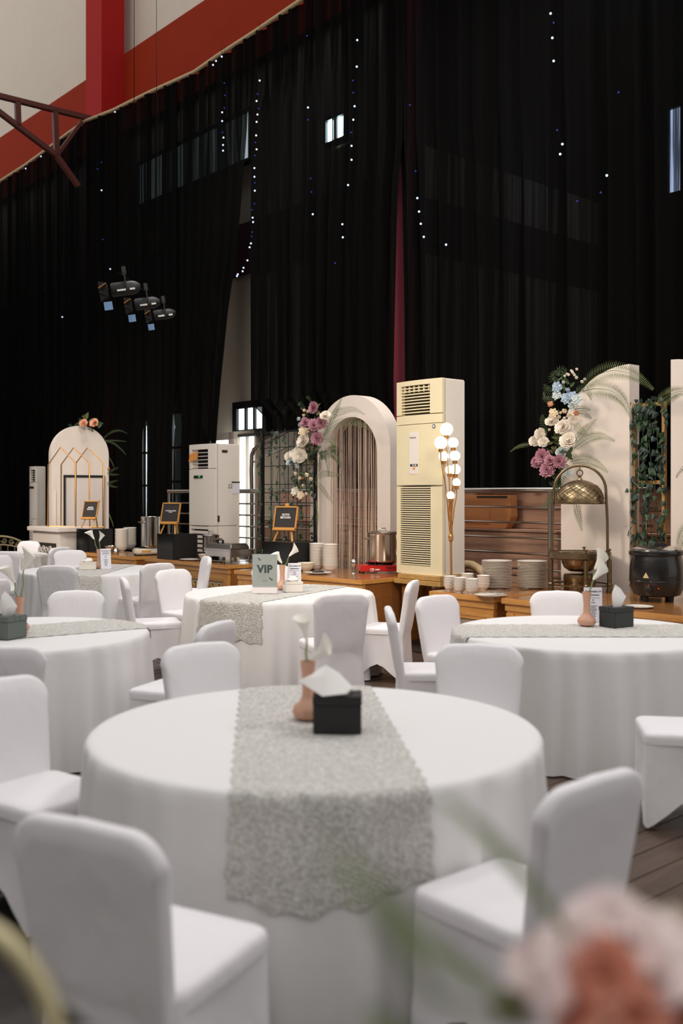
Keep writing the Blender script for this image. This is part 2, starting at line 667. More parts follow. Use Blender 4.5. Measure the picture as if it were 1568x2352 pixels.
def window(name, rect, a, cols, rows, pane_mats, frame_mat, fw=0.05, gap=0.04):
    u0, z0, u1, z1 = rect
    mb = MB()
    mb.box2((u0 - fw, a - 0.06, z0 - fw), (u0, a + 0.08, z1 + fw))
    mb.box2((u1, a - 0.06, z0 - fw), (u1 + fw, a + 0.08, z1 + fw))
    mb.box2((u0, a - 0.06, z0 - fw), (u1, a + 0.08, z0))
    mb.box2((u0, a - 0.06, z1), (u1, a + 0.08, z1 + fw))
    for c in range(1, cols):
        uc = u0 + (u1 - u0) * c / cols
        mb.box2((uc - gap / 2, a - 0.05, z0), (uc + gap / 2, a + 0.06, z1))
    for r in range(1, rows):
        zc = z0 + (z1 - z0) * r / rows
        mb.box2((u0, a - 0.055, zc - gap / 2), (u1, a + 0.055, zc + gap / 2))
    fr = struct(name, mb, frame_mat, rot=WROT)
    for c in range(cols):
        for r in range(rows):
            p0 = u0 + (u1 - u0) * c / cols
            p1 = u0 + (u1 - u0) * (c + 1) / cols
            q0 = z0 + (z1 - z0) * r / rows
            q1 = z0 + (z1 - z0) * (r + 1) / rows
            part('pane', MB().box2((p0, a - 0.005, q0), (p1, a + 0.005, q1)), pane_mats[(c + r) % len(pane_mats)], fr)
    return fr


window('window_1', wrect(322, 318, 576, 418, 9.9), 9.9, 4, 1, [M_DAYDIM], M_BLACKM)
window('window_2', wrect(754, 272, 795, 322, 9.9), 9.9, 2, 1, [M_FLOOD], M_BLACKM)
window('window_3', wrect(1538, 244, 1600, 438, 13.9), 13.9, 2, 1, [M_BLUEDAY], M_BLACKM)
window('window_4', wrect(549, 937, 608, 986, 9.9), 9.9, 3, 1, [M_DAY], M_BLACKM, fw=0.12, gap=0.05)
window('window_5', wrect(552, 996, 590, 1262, 9.9), 9.9, 2, 1, [M_DAY], M_PANEL, fw=0.05)
window('window_6', wrect(321, 966, 350, 1190, 9.9), 9.9, 2, 3, [M_DAY], M_BLACKM)
window('window_7', wrect(402, 950, 425, 1262, 9.9), 9.9, 1, 4, [M_DAY], M_BLACKM)
# white door leaf standing open beside the bright glazing
u0, z0, u1, z1 = wrect(476, 994, 541, 1262, 9.6)
mb = MB()
mb.box2((u0, 9.56, z0), (u0 + 0.1, 9.64, z1)).box2((u1 - 0.16, 9.56, z0), (u1, 9.64, z1)).box2((u0, 9.56, z1 - 0.13), (u1, 9.64, z1)).box2((u0, 9.56, z0), (u1, 9.64, z0 + 0.2))
d1 = struct('door_1', mb, M_WHITE, rot=WROT, bevel=0.006)
part('pane', MB().box2((u0 + 0.1, 9.597, z0 + 0.2), (u1 - 0.16, 9.603, z1 - 0.13)), M_DAY, d1)
part('door_handle', MB().tube([(u1 - 0.08, 9.55, z1 - 1.0), (u1 - 0.08, 9.5, z1 - 1.0), (u1 - 0.2, 9.5, z1 - 1.0)], 0.012), M_STEEL, d1, smooth=True)

# stepped brown tribune behind the railing
TU0, TU1 = aw(607, 1200, 9.0)[0], -3.0
tr = thing('tribune', 'brown boarded tribune steps behind the steel railing', 'tribune', *FR(0, 0, 0))
part('riser', MB().box2((TU0, 9.02, 0), (TU1, 9.3, 1.26)).box2((TU0, 9.3, 0), (TU1, 9.385, 1.74)), M_TRIB, tr)
for k in range(5):
    z = 0.02 + k * 0.248
    part('board', MB().box2((TU0, 9.0, z), (TU1, 9.02, z + 0.236)), M_TRIB, tr, bevel=0.004)
part('seat_board', MB().box2((TU0, 8.98, 1.26), (TU1, 9.32, 1.285)), M_TRIB, tr, bevel=0.004)
for k in range(2):
    z = 1.29 + k * 0.228
    part('board', MB().box2((TU0, 9.285, z), (TU1, 9.3, z + 0.218)), M_TRIB, tr, bevel=0.004)
# bay where the right board meets the alcove: dark backing
# steel railing along the foot of the tribune
RA = 8.85
RU0, RU1 = aw(387, 1125, RA)[0], aw(1500, 1125, RA)[0]
rl = thing('steel_railing', 'long stainless railing with horizontal bars at the foot of the tribune', 'railing', *FR(0, 0, 0))
ztop = 1.735
part('top_rail', MB().tube([(RU0, RA, ztop), (RU1, RA, ztop)], 0.034, 12), M_STEEL2, rl, smooth='auto')
barm = MB().tube([(RU0, RA, 0), (RU1, RA, 0)], 0.013, 8).mesh('rail_bar', M_STEEL2, smooth='auto')
for k in range(6):
    link('rail_bar', barm, rl, (0, 0, ztop - 0.19 - 0.172 * k))
postm = MB().tube([(0, RA, 0), (0, RA, ztop)], 0.03, 12).mesh('post', M_STEEL2, smooth='auto')
for px in (389, 590, 735, 1040, 1264, 1480):
    link('post', postm, rl, (aw(px, 1200, RA)[0], 0, 0))
# curved stair handrail by the bright doors
hp = [aw(x, y, 9.3) for x, y in ((578, 1132), (577, 1080), (578, 1045), (583, 1033), (592, 1026), (606, 1019), (622, 1010), (640, 1001), (690, 972))]
hp2 = [aw(x, y, 9.3) for x, y in ((580, 1062), (596, 1055), (690, 1012))]
hr = thing('stair_handrail', 'curved steel stair handrail rising behind the ivy trellis', 'handrail', *FR(0, 0, 0))
part('rail', MB().tube([(hp[0][0], 9.3, 0)] + hp, 0.035, 10), M_STEEL2, hr, smooth='auto')
part('rail_bar', MB().tube(hp2, 0.015, 8), M_STEEL2, hr, smooth='auto')
part('post', MB().tube([(hp2[1][0], 9.3, 0), hp2[1]], 0.018, 8), M_STEEL2, hr, smooth='auto')
part('post', MB().tube([(hp[8][0], 9.3, 0), hp[8]], 0.03, 8), M_STEEL2, hr, smooth='auto')

# ------------------------------------------------------------------ sheer black curtains
CA = 9.14
top_px = [(0, 420), (60, 382), (100, 353), (160, 308), (200, 280), (262, 256), (350, 213), (450, 168), (500, 133), (590, 75), (700, 0)]
top_u = [aw(x, y, CA) for x, y in top_px]
TUx, TUz = [p[0] for p in top_u], [p[2] for p in top_u]


def curtain(label, left, right, hem, amp=0.055, step=0.035, seed=1, slack=1.0):
    """left / right: (z, u) edge lines, hem: (u, z) line"""
    rnd = random.Random(seed)
    ph = [rnd.uniform(0, 6.28) for _ in range(6)]
    lz, lu = [p[0] for p in left], [p[1] for p in left]
    rz, ru = [p[0] for p in right], [p[1] for p in right]
    hx, hz = [p[0] for p in hem], [p[1] for p in hem]
    wide = max(ru) - min(lu)
    nu = int(wide / step) + 2
    nv = 26
    ref0, ref1 = min(lu), max(ru)
    mb = MB()

    def P(i, j):
        k = i / (nu - 1)
        s = ref0 + (ref1 - ref0) * k
        zt, zb = interp(s, TUx, TUz), interp(s, hx, hz)
        z = zb + (zt - zb) * j / (nv - 1)
        u = interp(z, lz, lu) + (interp(z, rz, ru) - interp(z, lz, lu)) * k
        f = math.sin(s * 2 * PI / 0.31 + ph[0] + 1.3 * math.sin(s * 1.7 + ph[3])) + 0.6 * math.sin(s * 2 * PI / 0.19 + ph[1]) + 0.5 * math.sin(s * 2 * PI / 0.83 + ph[2] + 0.25 * z)
        return (u, amp * f * (0.55 + 0.45 * (1 - j / (nv - 1))), z)
    mb.grid(P, nu, nv)
    o = part('curtain', mb, M_CURT, None, smooth=True, loc=W(0, CA), rot=WROT)
    return tag(o, label, 'curtain')


def cu(px, py):
    p = aw(px, py, CA)
    return (p[2], p[0])


uL = aw(-140, 800, CA)[0]
curtain('sheer black curtain at the far left, behind the small arched panel', [(0, uL), (9, uL)],
        [cu(335, 1235), cu(333, 1150), cu(333, 1000), cu(340, 950), cu(347, 900), cu(347, 400)], [(uL, 0.05), (0, 0.05)], seed=3)
curtain('narrow sheer black curtain between two slits of daylight', [cu(343, 1235), cu(344, 1000), cu(341, 940), cu(339, 400)],
        [cu(398, 1235), cu(400, 1040), cu(403, 950), cu(408, 900), cu(408, 400)], [(uL, 0.05), (0, 0.05)], seed=4)
curtain('sheer black curtain pulled aside with a slanting edge, above the smaller air conditioner', [cu(405, 1235), cu(405, 1040), cu(408, 980), cu(405, 950), cu(399, 900), cu(398, 400)],
        [cu(492, 1235), cu(497, 1000), cu(511, 870), cu(528, 700), cu(544, 600), cu(558, 440), cu(569, 290), cu(574, 150)], [(uL, 0.05), (0, 0.05)], seed=5)
hem_c = [(aw(572, 990, CA)[0], aw(572, 1000, CA)[2]), (aw(700, 980, CA)[0], aw(700, 985, CA)[2]), (aw(722, 1100, CA)[0], 1.77), (0, 1.77)]
curtain('sheer black curtain hanging behind the open arch with hanging strings', [cu(612, 1100), cu(609, 985), cu(606, 945), cu(573, 930), cu(572, 600), cu(574, 290), cu(564, 240), cu(558, 100)],
        [cu(911, 1120), cu(905, 880), cu(909, 700), cu(914, 500), cu(918, 400), cu(927, 340), cu(929, 60)], hem_c, seed=6)
uR = aw(1720, 800, CA)[0]
curtain('wide sheer black curtain at the right, behind the flowers and brass serving stand', [cu(928, 1120), cu(927, 880), cu(925, 700), cu(921, 500), cu(919, 400), cu(913, 340), cu(911, 60)],
        [(0, uR), (10, uR)], [(-12, 1.77), (0, 1.77)], seed=8)
# rope that carries the curtains
rope = [(p[0], 0.0 - 0.02, p[2] + 0.02) for p in top_u] + [(uR, -0.02, TUz[-1] + 0.02)]
o = part('curtain_rope', MB().tube(rope, 0.035, 6), M_HOSE, None, smooth=True, loc=W(0, CA), rot=WROT)
tag(o, 'pale rope along the top hem of the black curtains', 'rope')


# ------------------------------------------------------------------ knee-braced roof truss at the red pillar
ut = (uc0 + uc1) / 2


def pu(px, py, u):
    t = (px - CX) / FPX
    Y = u / (t * UX + UY)
    return (t * Y * AX + Y * AY, CAMZ - (py - HY) / FPX * Y)


a_c, z_c = pu(206, 272, ut)
rt = thing('roof_truss', 'dark oxide red steel roof truss running out from the crimson pillar', 'truss', *FR(ut, 0, 0))


def tb(name, p, q, w=0.1):
    part(name, MB().bar((0, p[0], p[1]), (0, q[0], q[1]), w, w), M_TRUSS, rt, bevel=0.01)


c1 = pu(-140, 186, ut)
b0, b1, b2 = pu(180, 428, ut), pu(130, 358, ut), pu(-30, 236, ut)
tb('top_chord', (9.3, z_c), c1)
tb('bottom_chord', b1, b2)
tb('bottom_chord', b0, b1)
tb('web', pu(126, 252, ut), b1)
tb('web', pu(40, 232, ut), pu(42, 292, ut))
tb('web', b1, (9.05, z_c - 0.1), 0.07)


# ------------------------------------------------------------------ strings of fairy lights on the curtains
bulb_b = MB().sphere((0, 0, 0), 0.0145, 8, 5).mesh('bulb', M_BULB, smooth=True)
bulb_d = MB().sphere((0, 0, 0), 0.011, 8, 5).mesh('bulb', M_BULBD, smooth=True)
FA = 8.98


def fairy(label, pts, dim=()):
    fl = thing('fairy_light_string', label, 'string lights', *FR(0, 0, 0), group='fairy light strings on the black curtains')
    P = [aw(x, y, FA) for x, y in pts]
    top = (P[0][0], FA, max(interp(P[0][0], TUx, TUz), P[0][2]) + 0.0)
    mb = MB()
    mb.tube([top] + P, 0.003, 4)
    part('wire', mb, M_CABLE, fl)
    for k, p in enumerate(P):
        link('bulb', bulb_d if k in dim else bulb_b, fl, p)
    return fl


fairy('fairy light string left of the slanting curtain edge', [(515, 191), (516, 219), (515, 248), (510, 258), (510, 278), (511, 304), (513, 316), (512, 333), (512, 346)], (0, 1, 2, 5))
fairy('long dense fairy light string beside the narrow bright gap between curtains',
      [(596, 185), (591, 216), (589, 232), (594, 249), (591, 263), (589, 280), (588, 311), (586, 327), (589, 343), (585, 357), (584, 386), (584, 406), (585, 420), (585, 438), (584, 468), (578, 482), (580, 500), (581, 510), (579, 533), (578, 543), (576, 559), (573, 568), (568, 598), (559, 615), (557, 623), (546, 630), (544, 634)],
      (1, 3, 7, 9, 12, 14, 15, 18, 19))
fairy('sparse fairy light string left of the bright square light', [(705, 82), (707, 247), (707, 275), (713, 410), (715, 441), (718, 492)], (0, 2, 3, 4))
fairy('fairy light string just right of the bright square light', [(820, 92), (819, 153), (810, 185), (811, 213), (814, 244), (811, 275), (806, 304), (807, 335), (807, 367), (799, 425), (786, 515), (787, 545), (769, 604)], (2, 3, 6, 12))
fairy('fairy light string right of the maroon strip', [(941, 241), (954, 393), (958, 455), (962, 486), (966, 514), (973, 544), (1024, 562)], (0, 1))
fairy('fairy light string high on the right curtain', [(1264, 31), (1271, 52), (1268, 87), (1271, 140), (1279, 299), (1291, 331), (1286, 354), (1325, 462)], (1, 4, 7))
fairy('faint fairy light string at the far right', [(1420, 212), (1393, 403), (1379, 442)], (0, 2))
fairy('fairy light string lying along the sloping curtain top', [(509, 130), (496, 140), (489, 149), (264, 257), (94, 359), (59, 387)], ())
fairy('scattered fairy light string on the far left curtain', [(224, 388), (233, 373), (233, 437), (236, 550), (253, 618), (143, 728)], (0, 1, 3))


# ------------------------------------------------------------------ three barn-door spotlights on a dark bar
def spotlight(px, py, depth, label, scale, gelside):
    x, y, z = at(px, py, depth)
    s = thing('stage_spotlight', label, 'spotlight', (x, y, z), math.radians(0), 'stage spotlights hanging before the left curtain')
    B = Matrix.Rotation(math.radians(-9), 4, 'Y')
    B = Matrix.Rotation(math.radians(8), 4, 'Z') @ B
    L, w = 0.31 * scale, 0.085 * scale
    part('body', MB().lathe([(w * 0.8, -L / 2), (w, -L / 2 + 0.02), (w, L / 2 - 0.05), (w * 0.8, L / 2), (w * 0.4, L / 2 + 0.04)], 16, B @ Matrix.Rotation(PI / 2, 4, 'Y')), M_CAN, s, smooth='auto')
    part('strip', MB().box((-0.03, -w - 0.002, -0.03), (L * 0.33, 0.006, 0.022), B).box((0.10, -w - 0.002, -0.03), (L * 0.2, 0.006, 0.022), B), M_STEEL, s)
    part('yoke', MB().tube([(0.03, -w - 0.02, 0), (0.03, -w - 0.02, w + 0.09), (0.03, w + 0.02, w + 0.09), (0.03, w + 0.02, 0)], 0.011, 6, M=B), M_CAN, s)
    part('clamp', MB().box((0.03, 0, w + 0.13), (0.05, 0.05, 0.1), B), M_CAN, s, bevel=0.006)
    x0 = -L / 2
    for k in range(4):
        R = B @ Matrix.Translation((x0, 0, 0)) @ Matrix.Rotation(PI / 2 * k, 4, 'X') @ Matrix.Rotation(math.radians(-28), 4, 'Y')
        part('barn_door', MB().add([(0, -w, w), (0, w, w), (-0.11 * scale, w * 1.4, w), (-0.11 * scale, -w * 1.4, w), (0, -w, w + .004), (0, w, w + .004), (-0.11 * scale, w * 1.4, w + .004), (-0.11 * scale, -w * 1.4, w + .004)],
                                   [(0, 1, 2, 3), (7, 6, 5, 4), (0, 4, 5, 1), (1, 5, 6, 2), (2, 6, 7, 3), (3, 7, 4, 0)], R), M_PINE if k == 0 else M_CAN, s)  # pine colour on one black door stands for orange light on it
    part('gel', MB().box((x0 - 0.06, -0.02, -w - 0.1 * scale), (0.1 * scale, 0.006, 0.1 * scale), Matrix.Translation((0, 0, 0)) @ B @ Matrix.Rotation(0.0, 4, 'Y')), M_GEL, s)
    return s


spotlight(285, 663, 12.0, 'nearest black spotlight with bright barn door and blue gel', 1.0, 0)
spotlight(335, 697, 12.9, 'middle black spotlight of three in front of the left curtain', 0.92, 0)
spotlight(375, 722, 13.9, 'farthest black spotlight of three, faint against the curtain', 0.85, 0)
p0, p1 = Vector(at(287, 640, 12.0)), Vector(at(376, 702, 13.9))
dd = (p1 - p0).normalized()
bar = thing('lighting_bar', 'dark steel bar carrying the three stage spotlights', 'bar', p0)
part('tube', MB().tube([-dd * 0.3, (p1 - p0) + dd * 0.3], 0.02, 8), M_CABLE, bar, smooth='auto')
part('hanger', MB().tube([dd * 0.4, dd * 0.4 + Vector((0, 0, 7.0))], 0.004, 5), M_CABLE, bar)
part('hanger', MB().tube([(p1 - p0) - dd * 0.4, (p1 - p0) - dd * 0.4 + Vector((0, 0, 7.0))], 0.004, 5), M_CABLE, bar)


# ------------------------------------------------------------------ round tables, cloths and lace runners
TZ, TR = 0.75, 0.888
TABLES = {
    'front': ((-0.105, 4.00), (-0.083, 0.997), 0.33, 'the front round table with the black tissue box', 1),
    'vip': ((-0.59, 9.50), (0.452, 0.892), 0.36, 'the round table with the VIP sign', 2),
    'right': ((1.665, 6.83), (1.0, 0.0), 0.30, 'the round table with the charcoal tissue box', 3),
    'left': ((-2.216, 6.74), (0.82, 0.572), 0.10, 'the round table with the grey-green tissue box', 4),
    'back': ((-3.07, 12.40), (0.04, 0.999), 0.40, 'the round table before the arched panel', 5),
    'far': ((-5.50, 15.50), (0.943, -0.333), 0.42, 'the farthest round table by the iron bench', 6),
}


def cloth_fn(seed):
    rnd = random.Random(seed * 13 + 1)
    ph = [rnd.uniform(0, 6.28) for _ in range(8)]

    def R(th, e):
        k = max(0.0, min(1.0, e / 0.72))
        f = 0.55 * math.sin(17 * th + ph[0] + 1.2 * math.sin(2 * th + ph[4])) + 0.5 * math.sin(29 * th + ph[1] + math.sin(3 * th + ph[5])) + 0.35 * math.sin(43 * th + ph[2]) + 0.5 * math.sin(7 * th + ph[3])
        f = f * (0.65 + 0.35 * math.sin(3 * th + ph[6]))
        f = math.copysign(abs(f) ** 0.8, f)
        return TR + 0.012 + 0.055 * k + 0.036 * (k ** 0.6) * f
    return R


for key, (c, d, drop, where, sd) in TABLES.items():
    t = thing('round_table', 'folding banquet table under a white cloth: ' + where.replace('the ', '', 1), 'table', (c[0], c[1], 0))
    part('tabletop', MB().lathe([(TR - 0.02, TZ - 0.035), (TR - 0.012, TZ - 0.03), (TR - 0.012, TZ - 0.002), (TR - 0.02, TZ)], 48), M_OAKEND, t, smooth='auto')
    for k in range(4):
        q = PI / 4 + k * PI / 2
        part('leg', MB().tube([(0.5 * math.cos(q), 0.5 * math.sin(q), TZ - 0.035), (0.62 * math.cos(q), 0.62 * math.sin(q), 0)], 0.016, 8), M_STEEL2, t, smooth='auto')
    Rf = cloth_fn(sd)
    NT = 240
    rows = [(0.0, None), (0.35, None), (0.7, None), (TR - 0.03, None), (TR - 0.006, 0.001)]
    drops = [0.012, 0.03, 0.07, 0.12, 0.19, 0.27, 0.36, 0.46, 0.56, 0.66, 0.744]

    def P(i, j):
        th = 2 * PI * i / NT
        if j < 5:
            r = rows[j][0] if j else 0.002
            return (r * math.cos(th), r * math.sin(th), TZ + 0.002 - (0.0015 if j == 4 else 0))
        e = drops[j - 5]
        r = Rf(th, e) if e > 0.02 else TR + 0.006
        return (r * math.cos(th), r * math.sin(th), TZ + 0.002 - e)
    o = part('tablecloth', MB().grid(P, NT, 5 + len(drops), closed_u=True), M_CLOTH, None, smooth=True, loc=(c[0], c[1], 0))
    tag(o, 'white floor-length cloth draped over ' + where, 'tablecloth')
    # lace runner
    L0 = math.hypot(*d)
    dx, dy = d[0] / L0, d[1] / L0
    HWID = 0.315
    ns, ntt = 90, 27
    rnd = random.Random(sd)
    q0, q1 = rnd.uniform(0, 6), rnd.uniform(0, 6)

    def PR(i, j):
        s = -1 + 2 * i / (ns - 1)
        tt = HWID * (-1 + 2 * j / (ntt - 1))
        tt += 0.006 * math.sin(s * 60 + q0) + 0.004 * math.sin(s * 131 + q1)
        rim = math.sqrt(max(0.01, (TR + 0.004) ** 2 - tt * tt))
        dr = drop + 0.03 * math.sin(tt * 9 + q0) + 0.012 * math.sin(tt * 47 + q1)
        total = rim + dr
        p = abs(s) * total
        sg = 1 if s >= 0 else -1
        if p <= rim:
            a_, z = p, TZ + 0.0055 + 0.0015 * math.sin(p * 60 + tt * 40)
            return (dx * a_ * sg - dy * tt, dy * a_ * sg + dx * tt, z)
        e = p - rim
        X, Y = dx * rim * sg - dy * tt, dy * rim * sg + dx * tt
        th = math.atan2(Y, X)
        r = max(Rf(th, e), TR + 0.014) + 0.004 + 0.006 * min(1, e * 5) * (1 + 0.5 * math.sin(tt * 30 + q1))
        return (r * math.cos(th), r * math.sin(th), TZ + 0.004 - e)
    o = part('table_runner', MB().grid(PR, ns, ntt), M_LACE, None, smooth=True, loc=(c[0], c[1], 0))
    tag(o, 'grey lace runner across ' + where, 'table runner')


# ------------------------------------------------------------------ banquet chairs in white stretch covers
def rrect(hx, hy, r, n=6, cy=0.0):
    pts = []
    for cx_, cy_, a0 in ((hx - r, hy - r, 0), (-hx + r, hy - r, 90), (-hx + r, -hy + r, 180), (hx - r, -hy + r, 270)):
        for k in range(n + 1):
            q = math.radians(a0 + 90 * k / n)
            pts.append((cx_ + r * math.cos(q), cy + cy_ + r * math.sin(q)))
    # extra points along the straight sides
    out = []
    m = len(pts)
    for i in range(m):
        p, q = pts[i], pts[(i + 1) % m]
        out.append(p)
        if math.dist(p, q) > 0.1:
            for k in range(1, 6):
                out.append((p[0] + (q[0] - p[0]) * k / 6, p[1] + (q[1] - p[1]) * k / 6))
    return out


def chair_backrest():
    top, bot, rc = 0.90, 0.012, 0.105
    hw = lambda z: 0.201 + 0.034 * max(0.0, (z - 0.42) / 0.48) + 0.026 * max(0.0, (0.42 - z) / 0.42) ** 1.5
    out = []
    for k in range(13):
        z = bot + (top - rc - bot) * k / 12
        out.append((hw(z), z))
    for k in range(1, 9):
        q = PI / 2 * k / 8
        out.append((hw(top) - rc + rc * math.cos(q), top - rc + rc * math.sin(q)))
    for k in range(1, 4):
        x = (hw(top) - rc) * (1 - k / 4)
        out.append((x, top + 0.006 * (k / 4)))
    right = out[:]
    out = right + [(0, top + 0.007)] + [(-x, z) for x, z in reversed(right)]
    n = len(out)
    cz = 0.46
    mb = MB()
    layers = [(0.0, 0.035, 0.3), (0.0, 0.034, 0.62), (0.0, 0.030, 0.86), (0.0, 0.024, 0.965), (0, 0.012, 0.996), (0, -0.004, 1.0), (0, -0.02, 0.993), (0, -0.03, 0.96), (0, -0.032, 0.84), (0, -0.029, 0.6), (0, -0.028, 0.3)]

    def P(i, j):
        _, y, s = layers[j]
        x, z = out[i]
        x2, z2 = x * s, cz + (z - cz) * s
        y2 = y * (1 if z2 > 0.46 else 0.8) - 0.165 * max(0, z2 - 0.40) - 0.05 * max(0, 0.40 - z2) + 0.05 * (x2 / 0.23) ** 2 * 0.18
        return (x2, y2, z2)
    mb.grid(P, n, len(layers), closed_u=True)
    v0 = len(mb.v)
    mb.f.append(tuple(range(n)))
    mb.f.append(tuple((len(layers) - 1) * n + i for i in range(n)))
    return mb


def chair_seat():
    o = rrect(0.218, 0.222, 0.05, cy=0.225)
    n = len(o)
    ls = [(0.43, 1.0), (0.462, 1.005), (0.478, 0.985), (0.487, 0.93), (0.492, 0.7), (0.493, 0.35)]
    mb = MB()

    def P(i, j):
        z, s = ls[j]
        return (o[i][0] * s, 0.225 + (o[i][1] - 0.225) * s, z)
    mb.grid(P, n, len(ls), closed_u=True)
    mb.f.append(tuple((len(ls) - 1) * n + i for i in range(n)))
    return mb


def chair_skirt():
    o = rrect(0.214, 0.228, 0.045, cy=0.215)
    n = len(o)
    rows = 9
    mb = MB()

    def P(i, j):
        x, y = o[i]
        q = math.atan2((y - 0.215) / 0.228, x / 0.214)
        mid = abs(math.cos(2 * q)) ** 1.3
        zb = 0.012 + 0.15 * mid
        k = j / (rows - 1)
        z = 0.466 + (zb - 0.466) * k
        s = 1.0 + 0.06 * k - 0.10 * mid * math.sin(PI * min(1, k * 0.75))
        return (x * s, 0.215 + (y - 0.215) * s, z)
    mb.grid(P, n, rows, closed_u=True)
    return mb


backrest_me = chair_backrest().mesh('backrest', M_CHAIR, smooth=True)
seat_me = chair_seat().mesh('seat', M_CHAIR, smooth=True)
skirt_me = chair_skirt().mesh('skirt', M_CHAIR, smooth=True)
foot_me = MB().lathe([(0.02, 0), (0.022, 0.006), (0.015, 0.012), (0.013, 0.1)], 10).mesh('foot', M_STEEL2, smooth='auto')


def make_chair(label, loc, rz):
    c = thing('banquet_chair', label, 'chair', loc, rz, 'white covered chairs around the round tables')
    link('backrest', backrest_me, c)
    link('seat', seat_me, c)
    link('skirt', skirt_me, c)
    for x, y in ((0.19, 0.03), (-0.19, 0.03), (0.19, 0.41), (-0.19, 0.41)):
        link('foot', foot_me, c, (x, y, 0))
    return c


proto_chair = None


def chair(px, ptop, face, label, turn=0.0, X=None):
    """chair whose back tops out at photo row ptop; face = table key or heading vector"""
    global proto_chair
    depth = (CAMZ - 0.90) * FPX / (ptop - HY)
    x = (px - CX) / FPX * depth if X is None else X
    if isinstance(face, str):
        c = TABLES[face][0]
        v = (c[0] - x, c[1] - depth)
    else:
        v = face
    rz = math.atan2(v[1], v[0]) - PI / 2 + math.radians(turn)
    # the reclined back tops out 9 cm behind the chair's origin
    ox, oy = -math.sin(rz) * 0.082, math.cos(rz) * 0.082
    lab = 'white covered banquet chair ' + label
    loc = (x + ox, depth + oy, 0)
    if proto_chair is None:
        proto_chair = make_chair(lab, loc, rz)
        return proto_chair
    return dup(proto_chair, loc, rz, lab)


chair(192, 1886, 'front', 'at the front table, large and blurred at lower left', -9)
chair(1368, 1784, 'front', 'at the front table, at lower right behind the pink flowers', 6)
chair(458, 1478, 'front', 'behind the front table, left of the lilies and facing the viewer', 10)
chair(1100, 1480, 'front', 'behind the front table at its far right, pinkish grey', 22)
chair(-6, 1560, 'front', 'cut by the left edge, facing the front table', -26)
chair(892, 1396, 'right', 'seen edge-on between the VIP and right tables', 4)
chair(1000, 1368, 'right', 'bright and wrinkled, at the left rim of the right table', -4)
chair(950, 1334, 'vip', 'before the brown counter end, right of the VIP table', 4)
chair(785, 1364, 'vip', 'with a plain grey back, standing before the VIP table', -2)
chair(622, 1298, 'vip', 'half hidden behind the VIP sign', 14)
chair(395, 1308, 'vip', 'left of the VIP table, bright inner face and seat visible', -4)
chair(283, 1327, 'vip', 'narrow and bright, at the VIP table, farthest left', 14)
chair(476, 1278, 'back', 'seen edge-on before the gilded counter, left of the VIP sign', 10)
chair(364, 1294, 'back', 'with tall shaded back, right of the table by the arched panel', 0)
chair(130, 1299, 'back', 'with grey back, nearest at the table by the arched panel')
chair(176, 1357, 'left', 'facing the viewer behind the left table', 6)
chair(160, 1264, 'back', 'facing the viewer beyond the table by the arched panel', 0)
chair(140, 1257, 'far', 'with a lit edge, right of the farthest table')
chair(68, 1243, 'far', 'beyond the farthest table, below the white plinth', -12)
chair(6, 1267, 'far', 'with grey back, cut by the left edge, farthest table')
chair(-2, 1276, 'back', 'at the left edge, facing the table by the arched panel')
chair(-14, 1332, (-0.9, 0.35), 'at the left edge behind the lilies, turned away from the tables', 0)
chair(0, 1486, 'left', 'with grey back, at the left edge by the left table', 0)
chair(502, 1429, 'left', 'small and bluish, right of the left table and behind another chair')
chair(1281, 1358, 'right', 'facing the viewer beyond the right table, before the wooden counter', 2)
chair(1712, 1487, (-1.0, 0.16), 'cut by the right edge, only its seat showing', 0)


# ------------------------------------------------------------------ things on the tables
vase_me = MB().lathe([(0.03, 0), (0.055, 0.008), (0.066, 0.03), (0.06, 0.052), (0.036, 0.075), (0.025, 0.095), (0.023, 0.14), (0.026, 0.19), (0.033, 0.24), (0.029, 0.24), (0.02, 0.14), (0.0, 0.12)], 28).mesh('bud_vase', M_TERRA, smooth='auto')
TOPZ = TZ + 0.008


def bud_vase(x, y, label):
    o = link('bud_vase', vase_me, None, (x, y, TOPZ))
    return tag(o, label, 'vase')


def calla_bloom():
    mb = MB()
    nth, nt = 20, 9

    def P(i, j):
        th = 2 * PI * i / nth
        t = j / (nt - 1)
        lip = (math.cos(th) + 1) / 2
        r = 0.006 + 0.020 * t ** 1.1 + 0.018 * max(0, t - 0.55) / 0.45 * (0.25 + lip)
        z = 0.075 * t + 0.045 * lip * t * t - 0.014 * lip * max(0, t - 0.8) / 0.2
        return (r * math.cos(th), r * math.sin(th), z)
    mb.grid(P, nth, nt, closed_u=True)
    return mb


calla_me = calla_bloom().mesh('bloom', M_CALLA, smooth=True)
spadix_me = MB().tube([(0, 0, 0.01), (0.001, 0, 0.04), (0.003, 0, 0.075)], 0.004, 6).mesh('spadix', M_BUD, smooth=True)


def calla(base, tip, roll, label, size=1.0):
    """stem from inside a vase to the foot of the bloom"""
    b, t = Vector(base), Vector(tip)
    f = thing('calla_lily', label, 'flower', b)
    d = t - b
    mid = d * 0.5 + Vector((0.012 * math.cos(roll), 0, 0.01))
    pts = [Vector((0, 0, 0)), d * 0.25 + mid * 0.05, mid, d * 0.8, d]
    part('stem', MB().tube(pts, 0.0045, 7), M_STEM, f, smooth='auto')
    q = (d + Vector((math.cos(roll) * 0.08, 0, 0.02))).to_track_quat('Z', 'X').to_euler()
    bl = link('bloom', calla_me, f, d * 0.985, q, (size, size, size))
    bl.rotation_euler.rotate_axis('Z', roll)
    link('spadix', spadix_me, bl)
    return f


